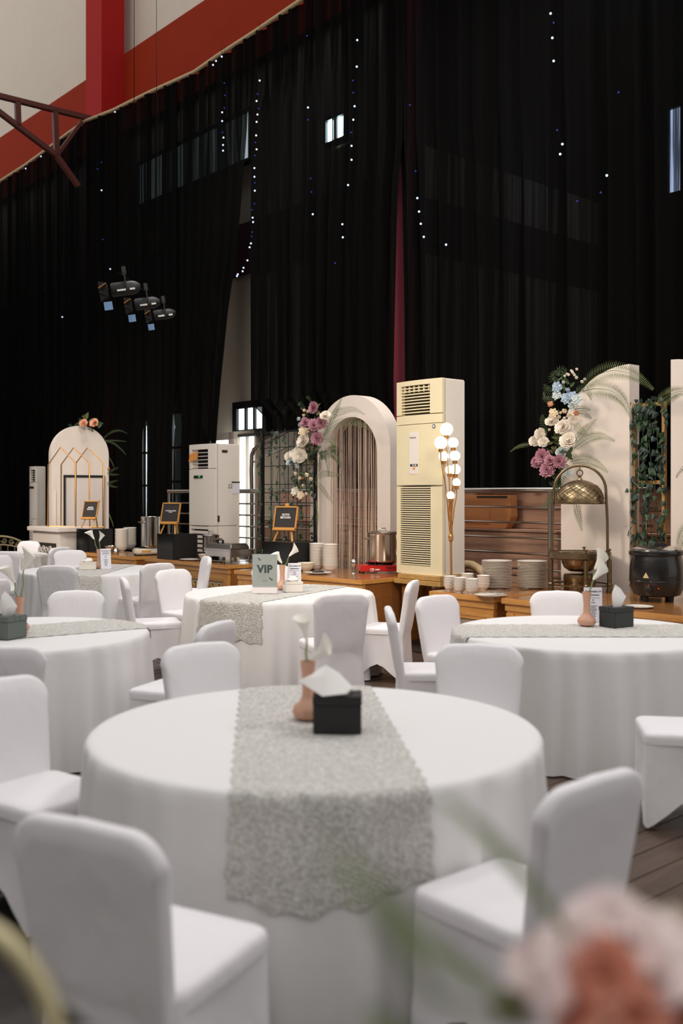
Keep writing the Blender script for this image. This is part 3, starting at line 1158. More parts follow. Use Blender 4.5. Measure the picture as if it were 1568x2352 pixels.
def tissue_box(x, y, rz, size, m, label, kind):
    w, dpt, h = size
    b = thing('tissue_box', label, 'tissue box', (x, y, TOPZ), rz)
    part('body', MB().box((0, 0, h * 0.38), (w, dpt, h * 0.76)), m, b, bevel=0.003)
    mbl = MB().box2((-w / 2 - 0.002, -dpt / 2 - 0.002, h * 0.765), (w / 2 + 0.002, -0.018, h)).box2((-w / 2 - 0.002, 0.018, h * 0.765), (w / 2 + 0.002, dpt / 2 + 0.002, h)).box2((-w / 2 - 0.002, -0.018, h * 0.765), (-w * 0.3, 0.018, h)).box2((w * 0.3, -0.018, h * 0.765), (w / 2 + 0.002, 0.018, h))
    part('lid', mbl, m, b, bevel=0.002)
    mb = MB()
    rnd = random.Random(int(w * 1000) + int(x * 100))
    if kind == 'flop':
        ring0 = [(-0.03, 0.0), (-0.01, -0.012), (0.02, -0.01), (0.035, 0.0), (0.02, 0.01), (-0.01, 0.012)]
        tops = [(-0.155, 0.0, 0.05), (-0.06, -0.075, 0.005), (0.035, -0.06, 0.012), (0.06, 0.0, 0.025), (0.02, 0.04, 0.05), (-0.09, 0.05, 0.05)]
        pk = (-0.045, 0.0, 0.112)
    elif kind == 'peak':
        ring0 = [(-0.03, 0.0), (-0.015, -0.015), (0.02, -0.015), (0.035, 0.0), (0.02, 0.012), (-0.01, 0.012)]
        tops = [(-0.045, 0.0, 0.055), (-0.02, -0.03, 0.075), (0.045, -0.035, 0.05), (0.1, 0.0, 0.062), (0.03, 0.02, 0.09), (-0.02, 0.02, 0.1)]
        pk = (-0.012, 0.0, 0.155)
    else:
        ring0 = [(-0.03, 0.0), (-0.015, -0.015), (0.02, -0.015), (0.035, 0.0), (0.02, 0.012), (-0.01, 0.012)]
        tops = [(-0.07, 0.0, 0.018), (-0.03, -0.05, 0.012), (0.035, -0.045, 0.02), (0.06, 0.01, 0.02), (0.03, 0.03, 0.03), (-0.03, 0.03, 0.03)]
        pk = (0.005, 0.0, 0.05)
    n = 6
    vs = [(p[0], p[1], h * 0.8) for p in ring0] + [(p[0], p[1], h + p[2]) for p in tops]
    mids = []
    for i in range(n):
        p = tops[i]
        mids.append(((p[0] + pk[0]) / 2 + rnd.uniform(-.006, .006), (p[1] + pk[1]) / 2 + rnd.uniform(-.006, .006), h + (p[2] + pk[2]) / 2 + (0.014 if i % 2 else -0.006)))
    vs += mids + [(pk[0], pk[1], h + pk[2])]
    fs = []
    for i in range(n):
        j = (i + 1) % n
        fs.append((i, j, n + j, n + i))
        fs.append((n + i, n + j, 2 * n + j, 2 * n + i))
        fs.append((2 * n + i, 2 * n + j, 3 * n))
    mb.add(vs, fs)
    part('tissue', mb, M_TISSUE, b, smooth='auto')
    return b


def menu_card(x, y, rz, label):
    c = thing('menu_card', label, 'menu card', (x, y, TOPZ), rz)
    h, w, lean = 0.25, 0.13, 0.032
    part('front_leaf', MB().add([(-w / 2, -lean, 0), (w / 2, -lean, 0), (w / 2, 0, h), (-w / 2, 0, h), (-w / 2, -lean + .002, 0), (w / 2, -lean + .002, 0), (w / 2, .002, h), (-w / 2, .002, h)],
                                [(0, 1, 2, 3), (4, 7, 6, 5), (0, 4, 5, 1), (1, 5, 6, 2), (2, 6, 7, 3), (3, 7, 4, 0)]), M_PAPER, c)
    part('rear_leaf', MB().add([(-w / 2, lean, 0), (w / 2, lean, 0), (w / 2, 0, h), (-w / 2, 0, h), (-w / 2, lean + .002, 0), (w / 2, lean + .002, 0), (w / 2, .002, h), (-w / 2, .002, h)],
                               [(0, 1, 2, 3), (4, 7, 6, 5), (0, 4, 5, 1), (1, 5, 6, 2), (2, 6, 7, 3), (3, 7, 4, 0)]), M_PAPER, c)
    tilt = math.atan2(h, lean)
    f = link('lettering', menu_txt, c, (0, -lean * 0.06 - 0.003, h * 0.885), (tilt, 0, 0))
    mb = MB()
    R = Matrix.Translation((0, -lean - 0.0012, 0)) @ Matrix.Rotation(-(PI / 2 - tilt), 4, 'X')
    rnd = random.Random(3)
    for k, (z, wd, hh) in enumerate([(0.197, 0.09, 0.006), (0.176, 0.1, 0.0015), (0.160, 0.012, 0.006), (0.142, 0.028, 0.004), (0.118, 0.06, 0.003), (0.107, 0.034, 0.003), (0.096, 0.05, 0.003), (0.085, 0.05, 0.003), (0.074, 0.028, 0.003), (0.063, 0.044, 0.003), (0.052, 0.03, 0.003), (0.041, 0.036, 0.003)]):
        mb.box((0, 0, z), (wd, 0.001, hh), R)
    part('print', mb, M_INK, c)
    return c


menu_txt = text_mesh('The Wedding Of', 0.0165, M_INK, extrude=0.0004, bold=0.0004, shear=0.2)

# front table
x, y, _ = at(707, 1655, 4.13)
bud_vase(x, y, 'peach bud vase behind the black tissue box on the front table')
calla((x - 0.004, y, TOPZ + 0.20), at(704, 1468, 4.13), 1.9, 'upper white calla lily of the front table vase', 1.0)
calla((x + 0.006, y, TOPZ + 0.20), at(713, 1515, 4.10), 0.2, 'lower white calla lily of the front table vase, its tip curling right', 1.1)
tissue_box((775 - CX) / FPX * 3.93, 3.93, math.radians(-1), (0.188, 0.135, 0.145), M_TBLACK, 'black square tissue box with a sheet flopping left, on the front table', 'flop')
# VIP table
x, y, _ = at(648, 1357, 9.72)
bud_vase(x, y, 'slim peach bud vase beside the VIP sign')
calla((x - 0.005, y, TOPZ + 0.20), at(647, 1293, 9.72), 2.4, 'white calla lily leaning left above the VIP table vase', 1.25)
calla((x + 0.008, y, TOPZ + 0.20), at(664, 1277, 9.72), 0.3, 'white calla lily leaning right above the VIP table vase', 1.25)
tissue_box((672 - CX) / FPX * 9.52, 9.52, math.radians(16), (0.17, 0.12, 0.10), M_CERAM, 'white marbled tissue box beside the VIP sign', 'low')
menu_card((676 - CX) / FPX * 9.86, 9.86, math.radians(12), 'white tented menu card behind the white tissue box on the VIP table')
vx, vy = (608 - CX) / FPX * 9.36, 9.36
v = thing('table_sign', 'clear acrylic stand holding a pale sage card lettered VIP', 'sign', (vx, vy, TOPZ), math.radians(-3))
part('base', MB().box((0, 0, 0.028), (0.24, 0.07, 0.056)), M_ACBASE, v, bevel=0.004)
part('holder', MB().box((0, 0.006, 0.214), (0.246, 0.002, 0.316)).box((0, -0.007, 0.214), (0.246, 0.002, 0.316)), M_ACRYL, v)
cardo = part('card', MB().box((0, 0, 0.214), (0.232, 0.003, 0.306)), M_SAGE, v)
link('lettering', text_mesh('VIP', 0.1, M_VIP, extrude=0.0006, bold=0.0042, space=1.06), cardo, (0, -0.0028, 0.225), (PI / 2, 0, 0))
mb = MB()
for (px_, pz_, s_, r_) in ((-0.055, 0.325, 0.016, 0.5), (-0.045, 0.312, 0.013, -0.4), (0.055, 0.135, 0.016, 0.3), (0.068, 0.126, 0.014, -0.8), (0.045, 0.145, 0.01, 1.2)):
    R = Matrix.Translation((px_, -0.0022, pz_)) @ Matrix.Rotation(r_, 4, 'Y')
    mb.add([(-s_, 0, 0), (0, 0, s_ * 0.45), (s_, 0, 0), (0, 0, -s_ * 0.45)], [(0, 1, 2, 3)], R)
mb.box((0, -0.0022, 0.118), (0.05, 0.0005, 0.003))
part('leaf_print', mb, M_VIP, cardo)
# right table
x, y, _ = at(1347, 1440, 7.05)
bud_vase(x, y, 'peach bud vase beside the charcoal tissue box on the right table')
calla((x + 0.0, y, TOPZ + 0.20), at(1362, 1331, 7.05), 0.3, 'lower white calla lily of the right table vase', 1.35)
calla((x + 0.008, y, TOPZ + 0.20), at(1366, 1307, 7.09), 0.2, 'upper white calla lily of the right table vase', 1.35)
tissue_box((1415 - CX) / FPX * 7.03, 7.03, math.radians(33), (0.19, 0.15, 0.14), M_TDARK, 'charcoal tissue box with a pointed tissue on the right table', 'peak')
menu_card((1361 - CX) / FPX * 7.28, 7.28, math.radians(-6), 'white tented menu card behind the vase on the right table')
# left table
x, y, _ = at(45, 1430, 6.72)
bud_vase(x, y, 'peach bud vase half hidden behind the grey-green tissue box at the left edge')
calla((x - 0.01, y, TOPZ + 0.20), at(34, 1338, 6.72), 2.7, 'white calla lily leaning left at the left edge', 1.4)
calla((x + 0.004, y, TOPZ + 0.20), at(54, 1308, 6.72), 0.4, 'taller white calla lily leaning right at the left edge', 1.4)
tissue_box((14 - CX) / FPX * 6.48, 6.48, math.radians(-28), (0.2, 0.17, 0.145), M_TGREY, 'grey-green tissue box cut by the left edge', 'peak')
# table before the arched panel
x, y, _ = at(227, 1302, 12.5)
bud_vase(x, y, 'peach bud vase on the table before the arched panel')
calla((x - 0.006, y, TOPZ + 0.20), at(216, 1238, 12.5), 2.6, 'white calla lily leaning left on the table before the arched panel', 1.3)
calla((x + 0.006, y, TOPZ + 0.20), at(228, 1243, 12.5), 0.6, 'white calla lily leaning right on the table before the arched panel', 1.2)
tissue_box((202 - CX) / FPX * 12.35, 12.35, math.radians(10), (0.2, 0.13, 0.09), M_CERAM, 'low white tissue box on the table before the arched panel', 'low')
menu_card((242 - CX) / FPX * 12.45, 12.45, math.radians(30), 'white tented menu card beside the vase on the table before the arched panel')


# ------------------------------------------------------------------ buffet counters
CZ = 0.75


def spiral(cx, cz, r, turns=1.35, y=0.0, flip=1, start=0.0):
    pts = []
    n = 22
    for k in range(n + 1):
        q = start + flip * turns * 2 * PI * k / n
        rr = r * (1 - 0.72 * k / n)
        pts.append((cx + rr * math.cos(q), y, cz + rr * math.sin(q)))
    return pts


def counter(label, u0, u1, a0, depth, rz=0.0, corner=None, carved=True, drawers=False):
    """wooden buffet counter; local x along its front, y to its back"""
    L = u1 - u0
    loc, hd = FR(u0, a0, 0, rz) if corner is None else (corner, WA + rz)
    c = thing('buffet_counter', label, 'counter', loc, hd, 'wooden buffet counters along the curtained wall')
    part('worktop', MB().box2((0, 0, CZ - 0.05), (L, depth, CZ)), M_OAK, c, bevel=0.004)
    part('top_surface', MB().box2((0.012, 0.012, CZ - 0.002), (L - 0.012, depth - 0.012, CZ + 0.0015)), M_OAKTOP, c)
    part('carcass', MB().box2((0.05, 0.08, 0.03), (L - 0.05, depth - 0.03, CZ - 0.05)), M_OAKEND, c)
    part('frieze', MB().box2((0.02, 0.03, CZ - 0.115), (L - 0.02, 0.08, CZ - 0.05)).box2((0.03, 0.045, CZ - 0.135), (L - 0.03, 0.08, CZ - 0.115)), M_OAK, c, bevel=0.003)
    for x in (0.03, L - 0.12):
        part('stile', MB().box2((x, 0.035, 0.0), (x + 0.09, 0.085, CZ - 0.135)), M_OAK, c, bevel=0.003)
    part('rail', MB().box2((0.12, 0.042, CZ - 0.2), (L - 0.12, 0.085, CZ - 0.135)), M_OAK, c, bevel=0.003)
    part('rail', MB().box2((0.12, 0.042, 0.03), (L - 0.12, 0.085, 0.12)), M_OAK, c, bevel=0.003)
    for x in (0.02, L - 0.05):
        part('side_panel', MB().box2((x, 0.08, 0.0), (x + 0.03, depth - 0.02, CZ - 0.05)), M_OAKEND, c, bevel=0.003)
    x0, x1, z0, z1 = 0.14, L - 0.14, 0.12, CZ - 0.2
    part('panel_moulding', MB().box2((x0, 0.046, z1 - 0.028), (x1, 0.085, z1)).box2((x0, 0.046, z0), (x1, 0.085, z0 + 0.028)).box2((x0, 0.046, z0 + 0.028), (x0 + 0.028, 0.085, z1 - 0.028)).box2((x1 - 0.028, 0.046, z0 + 0.028), (x1, 0.085, z1 - 0.028)), M_OAK, c, bevel=0.003)
    part('panel', MB().box2((x0 + 0.028, 0.07, z0 + 0.028), (x1 - 0.028, 0.088, z1 - 0.028)), M_PANEL if carved else M_OAK, c)
    if carved:
        n = max(2, int((x1 - x0 - 0.1) / 0.145))
        w = (x1 - x0 - 0.08) / n
        zc = z1 - 0.028 - 0.065
        for k in range(n):
            xc = x0 + 0.04 + w * (k + 0.5)
            mb = MB().tube(spiral(xc - 0.0 * w, zc, 0.055, 1.4, 0.058, 1 if k % 2 else -1, PI if k % 2 else 0), 0.011, 6)
            mb.tube([(xc + (0.05 if k % 2 == 0 else -0.05), 0.06, zc), (xc + (0.05 if k % 2 == 0 else -0.05), 0.06, zc - 0.09), (xc, 0.06, zc - 0.16), (xc - (0.03 if k % 2 == 0 else -0.03), 0.06, zc - 0.22)], 0.011, 6)
            mb.tube(spiral(xc, z0 + 0.1, 0.045, 1.3, 0.058, -1 if k % 2 else 1, 0), 0.010, 6)
            part('scroll', mb, M_GILT, c, smooth=True)
    return c


counter('farthest wooden counter, under the BAKSO MALANG sign', -15.4, -13.26, 7.46, 0.64)
counter('wooden counter under the CHICKEN CREAM SOUP sign and chafing dish', -12.98, -10.86, 7.5, 0.64)
counter('wooden counter with the red stove and plain brown end', 0, 2.16, 0, 1.1, rz=math.radians(5.0), corner=(0.218 - 2.16 * 0.7193, 10.86 + 2.16 * 0.6947, 0), carved=False)
counter('short counter with white bowls and gilded scroll panel, beside the right table', -6.71, -5.9, 7.0, 1.3)
counter('long wooden counter under the brass serving stand and black soup kettle', -5.83, -3.3, 7.02, 1.28, carved=False)

TOP = CZ + 0.002


def on(px, py, dz=0.0):
    """a point on a counter top seen at this photo position"""
    Y = (CAMZ - TOP) * FPX / (py - HY)
    return ((px - CX) / FPX * Y, Y, TOP + dz)


# black riser boxes
def riser(label, u_corner, a0, w, d, h):
    loc, hd = FR(u_corner - w, a0, TOP)
    r = thing('display_riser', label, 'riser', loc, hd, 'black riser boxes on the counters')
    part('front_panel', MB().box2((0, 0, 0), (w, 0.012, h)), M_BLACK, r)
    for x in (0, w - 0.012):
        part('side_panel', MB().box2((x, 0.012, 0), (x + 0.012, d, h)), M_BLACKM, r)
    part('top_panel', MB().box2((0.012, 0.012, h - 0.012), (w - 0.012, d, h)), M_BLACK, r)
    part('back_panel', MB().box2((0.012, d - 0.012, 0), (w - 0.012, d, h - 0.012)), M_BLACKM, r)
    return r


riser('glossy black riser box under the BAKSO MALANG sign', -14.82, 7.53, 0.42, 0.44, 0.37)
riser('glossy black riser box under the CHICKEN CREAM SOUP sign', -12.27, 7.55, 0.44, 0.41, 0.365)
riser('glossy black riser box under the SOTO BETAWI sign', -9.52, 7.50, 0.54, 0.40, 0.345)


# menu easels
def easel(px, base_y, depth, h_total, lines, label, rz, tsize, bw=0.235, knob=False):
    x, y, z = at(px, base_y, depth)
    e = thing('easel_sign', label, 'easel sign', (x, y, z), rz, 'small pine easels naming the dishes')
    H = h_total
    bh = H * 0.62
    z0 = H * 0.33
    tilt = Matrix.Translation((0, -0.05, z0)) @ Matrix.Rotation(math.radians(-14), 4, 'X')
    fw = 0.018
    part('frame', MB().box2((-bw / 2, -0.01, 0), (-bw / 2 + fw, 0.012, bh), tilt).box2((bw / 2 - fw, -0.01, 0), (bw / 2, 0.012, bh), tilt).box2((-bw / 2, -0.01, 0), (bw / 2, 0.012, fw), tilt).box2((-bw / 2, -0.01, bh - fw), (bw / 2, 0.012, bh), tilt), M_PINE, e, bevel=0.002)
    bd = part('board', MB().box2((-bw / 2 + fw, -0.002, fw), (bw / 2 - fw, 0.008, bh - fw), tilt), M_BOARD, e)
    t = link('lettering', text_mesh(lines, tsize, M_LETTER, extrude=0.0006, bold=tsize * 0.03, line=0.95, space=1.08), bd)
    t.matrix_local = tilt @ Matrix.Translation((0, -0.0032, bh * 0.56)) @ Matrix.Rotation(PI / 2, 4, 'X')
    part('ledge', MB().box2((-bw * 0.47, -0.03, -0.022), (bw * 0.47, 0.014, 0.0), tilt), M_PINE, e, bevel=0.002)
    for s in (-1, 1):
        part('leg', MB().bar((s * bw * 0.26, -0.03, z0), (s * bw * 0.40, -0.085, 0), 0.02, 0.016), M_PINE, e)
    part('leg', MB().bar((0, 0.085, H * 0.72), (0.0, 0.16, 0), 0.02, 0.016), M_PINE, e)
    if knob:
        part('top_knob', MB().box2((-0.025, -0.006, bh), (0.025, 0.012, bh + 0.04), tilt), M_PINE, e, bevel=0.004)
    part('mast', MB().bar((0, 0.01, z0 + 0.02), (0, 0.01 + 0.245 * bh * 1.0, z0 + bh * 0.98), 0.03, 0.012), M_PINE, e)
    return e


easel(209, 1212, 16.2, 0.47, 'BAKSO\nMALANG', 'pine easel sign lettered BAKSO MALANG', math.radians(-26), 0.031, bw=0.31)
easel(393, 1226, 14.2, 0.475, 'CHICKEN CREAM\nSOUP', 'pine easel sign lettered CHICKEN CREAM SOUP', math.radians(-26), 0.0215, bw=0.315)
easel(657, 1243, 12.25, 0.46, 'SOTO\nBETAWI', 'pine easel sign lettered SOTO BETAWI, with a knob on top', math.radians(-26), 0.037, bw=0.325, knob=True)

# ------------------------------------------------------------------ crockery
def bowl_mesh(r, h, m, foot=0.4):
    return MB().lathe([(r * foot, 0), (r * foot, h * 0.1), (r * 0.68, h * 0.3), (r * 0.85, h * 0.62), (r * 0.90, h * 0.84), (r, h * 0.97), (r, h), (r * 0.95, h), (r * 0.83, h * 0.66), (r * 0.62, h * 0.34), (r * 0.3, h * 0.17), (0.0, h * 0.15)], 26).mesh('bowl', m, smooth='auto')


soup_me = bowl_mesh(0.098, 0.075, M_CERAM)
soup_me2 = bowl_mesh(0.112, 0.08, M_CERAM)
rice_me = bowl_mesh(0.066, 0.068, M_CERAM, 0.42)
plate_me = MB().lathe([(0.09, 0), (0.092, 0.004), (0.12, 0.008), (0.15, 0.017), (0.152, 0.0195), (0.149, 0.0205), (0.115, 0.012), (0.085, 0.008), (0, 0.008)], 36).mesh('plate', M_CERAM, smooth='auto')


ORD = 'first second third fourth fifth sixth seventh eighth ninth tenth eleventh twelfth thirteenth fourteenth fifteenth sixteenth seventeenth eighteenth'.split()


def stack(name, me, px, py, n, pitch, label, cat, group, Y=None, jit=0.002):
    if Y is None:
        x, y, z = on(px, py)
    else:
        x, y, z = (px - CX) / FPX * Y, Y, TOP
    for k in range(n):
        lab = ('topmost ' + label) if k == n - 1 else label + ', ' + ORD[n - 1 - k] + ' from the top'
        o = link(name, me, None, (x + random.uniform(-jit, jit), y + random.uniform(-jit, jit), z + k * pitch), (0, 0, random.uniform(0, 6)))
        tag(o, lab, cat, group)


stack('soup_bowl', soup_me2, 279, 1266, 15, 0.0205, 'white soup bowl in the nearer stack by the BAKSO MALANG sign', 'bowl', 'stacked bowls beside the BAKSO MALANG riser')
stack('soup_bowl', soup_me2, 298, 1261, 15, 0.0205, 'white soup bowl in the rear stack by the BAKSO MALANG sign', 'bowl', 'stacked bowls beside the BAKSO MALANG riser')
stack('soup_bowl', soup_me, 758, 1313, 15, 0.0185, 'white soup bowl in the right stack by the SOTO BETAWI sign', 'bowl', 'stacked bowls beside the SOTO BETAWI riser')
stack('soup_bowl', soup_me, 728, 1310, 15, 0.0185, 'white soup bowl in the left stack by the SOTO BETAWI sign', 'bowl', 'stacked bowls beside the SOTO BETAWI riser')
for (px, py, n, w) in ((1033, 1357, 4, 'leftmost stack'), (1056, 1361, 4, 'second stack from the left'), (1083, 1364, 4, 'nearest stack, beside the cutlery plate'),
                       (1110, 1355, 4, 'stack behind the cutlery plate'), (1134, 1351, 4, 'stack before the dinner plates'), (1073, 1350, 4, 'rear stack behind two others')):
    stack('rice_bowl', rice_me, px, py, n, 0.0255, 'small white bowl in the ' + w, 'bowl', 'small white bowls on the short counter', jit=0.001)
stack('dinner_plate', plate_me, 1140, 1351, 18, 0.0152, 'white dinner plate in the left tall stack', 'plate', 'dinner plates in two tall stacks', jit=0.003)
stack('dinner_plate', plate_me, 1222, 1351, 18, 0.0150, 'white dinner plate in the right tall stack', 'plate', 'dinner plates in two tall stacks', jit=0.003)

tag(link('saucer_plate', plate_me, None, on(437, 1287)), 'white plate with cutlery beside the CHICKEN CREAM SOUP riser', 'plate')
tag(link('serving_bowl', bowl_mesh(0.11, 0.1, M_CREAM), None, on(473, 1289)), 'cream bowl with uneven rim beside the chafing dish', 'bowl')
tag(link('serving_bowl', bowl_mesh(0.105, 0.11, M_CREAM), None, on(703, 1313)), 'cream bowl with uneven rim behind the menu card of the VIP table', 'bowl')
tag(link('serving_bowl', bowl_mesh(0.1, 0.1, M_STEEL), None, on(253, 1268)), 'steel bowl before the BAKSO MALANG riser', 'bowl')
tag(link('condiment_jar', MB().lathe([(0.04, 0), (0.05, 0.02), (0.05, 0.05), (0.03, 0.075), (0.03, 0.09), (0.0, 0.095)], 16).mesh('condiment_jar', M_STEEL, smooth='auto'), None, on(266, 1272)), 'small steel jar beside the stacked soup bowls', 'jar')
p = on(731, 1318)
tag(link('side_plate', plate_me, None, p), 'white plate with cutlery packets beside the stacked bowls and red stove', 'plate')
p2 = on(1126, 1370)
tag(link('side_plate', plate_me, None, p2), 'white plate heaped with spoons and forks on the short counter', 'plate')
p3 = on(1468, 1396)
tag(link('side_plate', plate_me, None, p3, scale=(0.75, 0.75, 0.8)), 'empty white plate before the black soup kettle', 'plate')


def spoon_mesh(fork=False):
    mb = MB().bar((-0.09, 0, 0.002), (0.03, 0, 0.006), 0.007, 0.002)
    if fork:
        mb.box((0.045, 0, 0.006), (0.03, 0.02, 0.002))
        for q in (-0.008, -0.0027, 0.0027, 0.008):
            mb.box((0.077, q, 0.006), (0.036, 0.003, 0.002))
    else:
        mb.sphere((0.056, 0, 0.007), 0.03, 10, 6, sq=(1, 0.62, 0.16))
    return mb.mesh('fork' if fork else 'spoon', M_STEEL, smooth='auto')


spoon_me, fork_me = spoon_mesh(), spoon_mesh(True)


def cutlery(name, me, x, y, z, rz, ry, label, group=None):
    o = link(name, me, None, (x, y, z), (0, ry, rz))
    tag(o, label, 'cutlery', group)


for k in range(6):
    cutlery('spoon', spoon_me, p2[0] + 0.02 + 0.022 * k, p2[1] + 0.02 - 0.012 * k, p2[2] + 0.022 + 0.006 * k, 0.35 + 0.05 * k, 0.0, 'steel spoon heaped on the plate of the short counter', 'spoons and forks heaped on the plate')
for k in range(5):
    cutlery('fork', fork_me, p2[0] - 0.05 + 0.024 * k, p2[1] + 0.01 + 0.015 * k, p2[2] + 0.020 + 0.007 * k, 0.1 + 0.1 * k, 0.0, 'steel fork heaped on the plate of the short counter', 'spoons and forks heaped on the plate')
for k in range(5):
    q = on(1190 + 9 * k, 1356 - k)
    cutlery('spoon', spoon_me, q[0], q[1], TOP + 0.002, 0.4 + 0.12 * k, 0.0, 'steel spoon lying on the counter before the right stack of dinner plates', 'spoons lying before the dinner plates')
for k in range(3):
    cutlery('spoon', spoon_me, p[0] - 0.03 + 0.03 * k, p[1] + 0.01 * k, p[2] + 0.021 + 0.006 * k, 0.5 + 0.15 * k, 0.0, 'steel spoon on the plate beside the stacked bowls and red stove', 'spoons on the plate by the red stove')
q = on(437, 1287)
cutlery('fork', fork_me, q[0], q[1], q[2] + 0.021, 0.3, 0, 'steel fork on the plate beside the CHICKEN CREAM SOUP riser')
packet = MB().box((0, 0, 0.006), (0.14, 0.05, 0.012)).mesh('cutlery_packet', M_BLACKM, bevel=0.003)
tag(link('cutlery_packet', packet, None, (p[0] + 0.0, p[1] - 0.055, p[2] + 0.021), (0, 0, 0.35)), 'dark cutlery packet on the plate by the red stove', 'packet')


# ------------------------------------------------------------------ pots, stoves, chafing dish
def stockpot(name, label, loc, rz, r, h, lid=True, handles=True, scale_seg=32):
    s = thing(name, label, 'pot', loc, rz)
    part('body', MB().lathe([(r * 0.9, 0), (r * 0.97, h * 0.03), (r, h * 0.08), (r, h * 0.94), (r * 1.06, h), (r * 1.03, h), (r * 0.97, h * 0.92), (r * 0.96, h * 0.2), (0, h * 0.15)], scale_seg), M_STEEL, s, smooth='auto')
    if handles:
        for sg in (-1, 1):
            part('handle', MB().tube([(sg * r * 0.98, -0.05, h * 0.8), (sg * (r + 0.045), -0.045, h * 0.83), (sg * (r + 0.045), 0.045, h * 0.83), (sg * r * 0.98, 0.05, h * 0.8)], 0.008, 8), M_STEEL, s, smooth='auto')
    if lid:
        l = part('lid', MB().lathe([(r * 1.03, h + 0.002), (r * 1.03, h + 0.008), (r * 0.9, h + 0.022), (r * 0.3, h + 0.034), (0, h + 0.036)], scale_seg), M_STEEL, s, smooth='auto')
        part('lid_handle', MB().tube([(-0.04, 0, h + 0.033), (-0.035, 0, h + 0.06), (0.035, 0, h + 0.06), (0.04, 0, h + 0.033)], 0.006, 8), M_STEEL, l, smooth='auto')
    return s


# red portable stove with the big stock pot
sx, sy, _ = on(872, 1316)
sy += 0.12
sx = (873 - CX) / FPX * sy
st = thing('portable_stove', 'red portable gas stove under the large stock pot', 'stove', (sx, sy, TOP), math.radians(9))
part('body', MB().box2((-0.27, -0.16, 0.018), (0.27, 0.16, 0.092)), M_REDST, st, bevel=0.012)
part('pan_support', MB().lathe([(0.15, 0.092), (0.15, 0.104), (0.135, 0.104), (0.135, 0.092)], 28, cap=False), M_BLACKM, st, smooth='auto')
for k in range(6):
    q = PI / 3 * k
    part('prong', MB().bar((0.05 * math.cos(q), 0.05 * math.sin(q), 0.112), (0.18 * math.cos(q), 0.18 * math.sin(q), 0.112), 0.008, 0.02), M_BLACKM, st)
for x, y in ((-0.23, -0.12), (0.23, -0.12), (-0.23, 0.12), (0.23, 0.12)):
    part('foot', MB().lathe([(0.014, 0), (0.016, 0.02)], 10, Matrix.Translation((x, y, 0))), M_BLACKM, st)
mb = MB()
for k in range(9):
    mb.box((0.045 + 0.02 * k, -0.1612, 0.062), (0.009, 0.002, 0.03))
part('vent_slots', mb, M_BLACKM, st)
mb = MB().box((-0.13, -0.1612, 0.058), (0.045, 0.002, 0.004)).box((-0.13, -0.1612, 0.028), (0.045, 0.002, 0.004)).box((-0.151, -0.1612, 0.043), (0.004, 0.002, 0.034)).box((-0.109, -0.1612, 0.043), (0.004, 0.002, 0.034)).box((-0.125, -0.1612, 0.046), (0.02, 0.002, 0.014)).box((-0.065, -0.1612, 0.043), (0.055, 0.002, 0.014))
part('printed_mark', mb, M_LETTER, st)
part('knob', MB().lathe([(0.022, 0), (0.022, 0.02), (0.018, 0.024), (0, 0.024)], 14, Matrix.Translation((0.24, -0.16, 0.05)) @ Matrix.Rotation(PI / 2, 4, 'X')), M_BLACKM, st, smooth='auto')
stockpot('stock_pot', 'large lidded stock pot on the red stove', (sx + 0.03, sy, TOP + 0.123), math.radians(20), 0.188, 0.345)
lx, ly, _ = on(812, 1317)
ld = thing('ladle', 'steel ladle propped beside the red stove', 'ladle', (lx, ly, TOP), 0)
part('scoop', MB().sphere((0, 0, 0.118), 0.052, 16, 10, sq=(0.72, 0.5, 1.0)), M_STEEL, ld, smooth=True)
part('handle', MB().tube([(0, 0.0, 0.0), (0.0, 0.0, 0.07), (0, 0.02, 0.16)], 0.009, 8), M_STEEL, ld, smooth='auto')
part('stand', MB().lathe([(0.035, 0), (0.03, 0.006), (0.012, 0.012), (0.01, 0.03)], 14), M_STEEL, ld, smooth='auto')

# soup urn on its burner beside the CHICKEN CREAM SOUP sign
ux, uy = (346 - CX) / FPX * 15.35, 15.35
bn = thing('burner', 'small cream tabletop burner under the tall steel urn', 'stove', (ux - 0.06, uy, TOP), math.radians(20))
part('body', MB().box2((-0.2, -0.15, 0.02), (0.18, 0.15, 0.105)), M_CREAM, bn, bevel=0.02)
part('pan_support', MB().lathe([(0.13, 0.105), (0.13, 0.12), (0.1, 0.12)], 20), M_BLACKM, bn, smooth='auto')
for x, y in ((-0.16, -0.11), (0.14, -0.11), (-0.16, 0.11), (0.14, 0.11)):
    part('foot', MB().lathe([(0.016, 0), (0.018, 0.022)], 8, Matrix.Translation((x, y, 0))), M_BLACKM, bn)
part('printed_mark', MB().box((-0.03, -0.1515, 0.065), (0.14, 0.003, 0.03)), M_PINE, bn)
stockpot('soup_urn', 'tall open steel urn beside the CHICKEN CREAM SOUP sign', (ux, uy, TOP + 0.122), math.radians(40), 0.145, 0.47, lid=False, handles=True)
# pot on a black burner left of the chafing dish
qx, qy = (484 - CX) / FPX * 14.2, 14.2
bn = thing('burner', 'black tabletop burner under the small lidded pot', 'stove', (qx, qy, TOP), WA)
part('body', MB().box2((-0.16, -0.14, 0.015), (0.16, 0.14, 0.095)), M_BLACKM, bn, bevel=0.012)
part('pan_support', MB().lathe([(0.12, 0.095), (0.12, 0.11), (0.1, 0.11)], 20), M_BLACK, bn, smooth='auto')
for x, y in ((-0.12, -0.1), (0.12, -0.1), (-0.12, 0.1), (0.12, 0.1)):
    part('foot', MB().lathe([(0.014, 0), (0.016, 0.016)], 8, Matrix.Translation((x, y, 0))), M_BLACKM, bn)
stockpot('sauce_pot', 'small lidded steel pot left of the chafing dish', (qx, qy, TOP + 0.112), math.radians(-30), 0.118, 0.235)
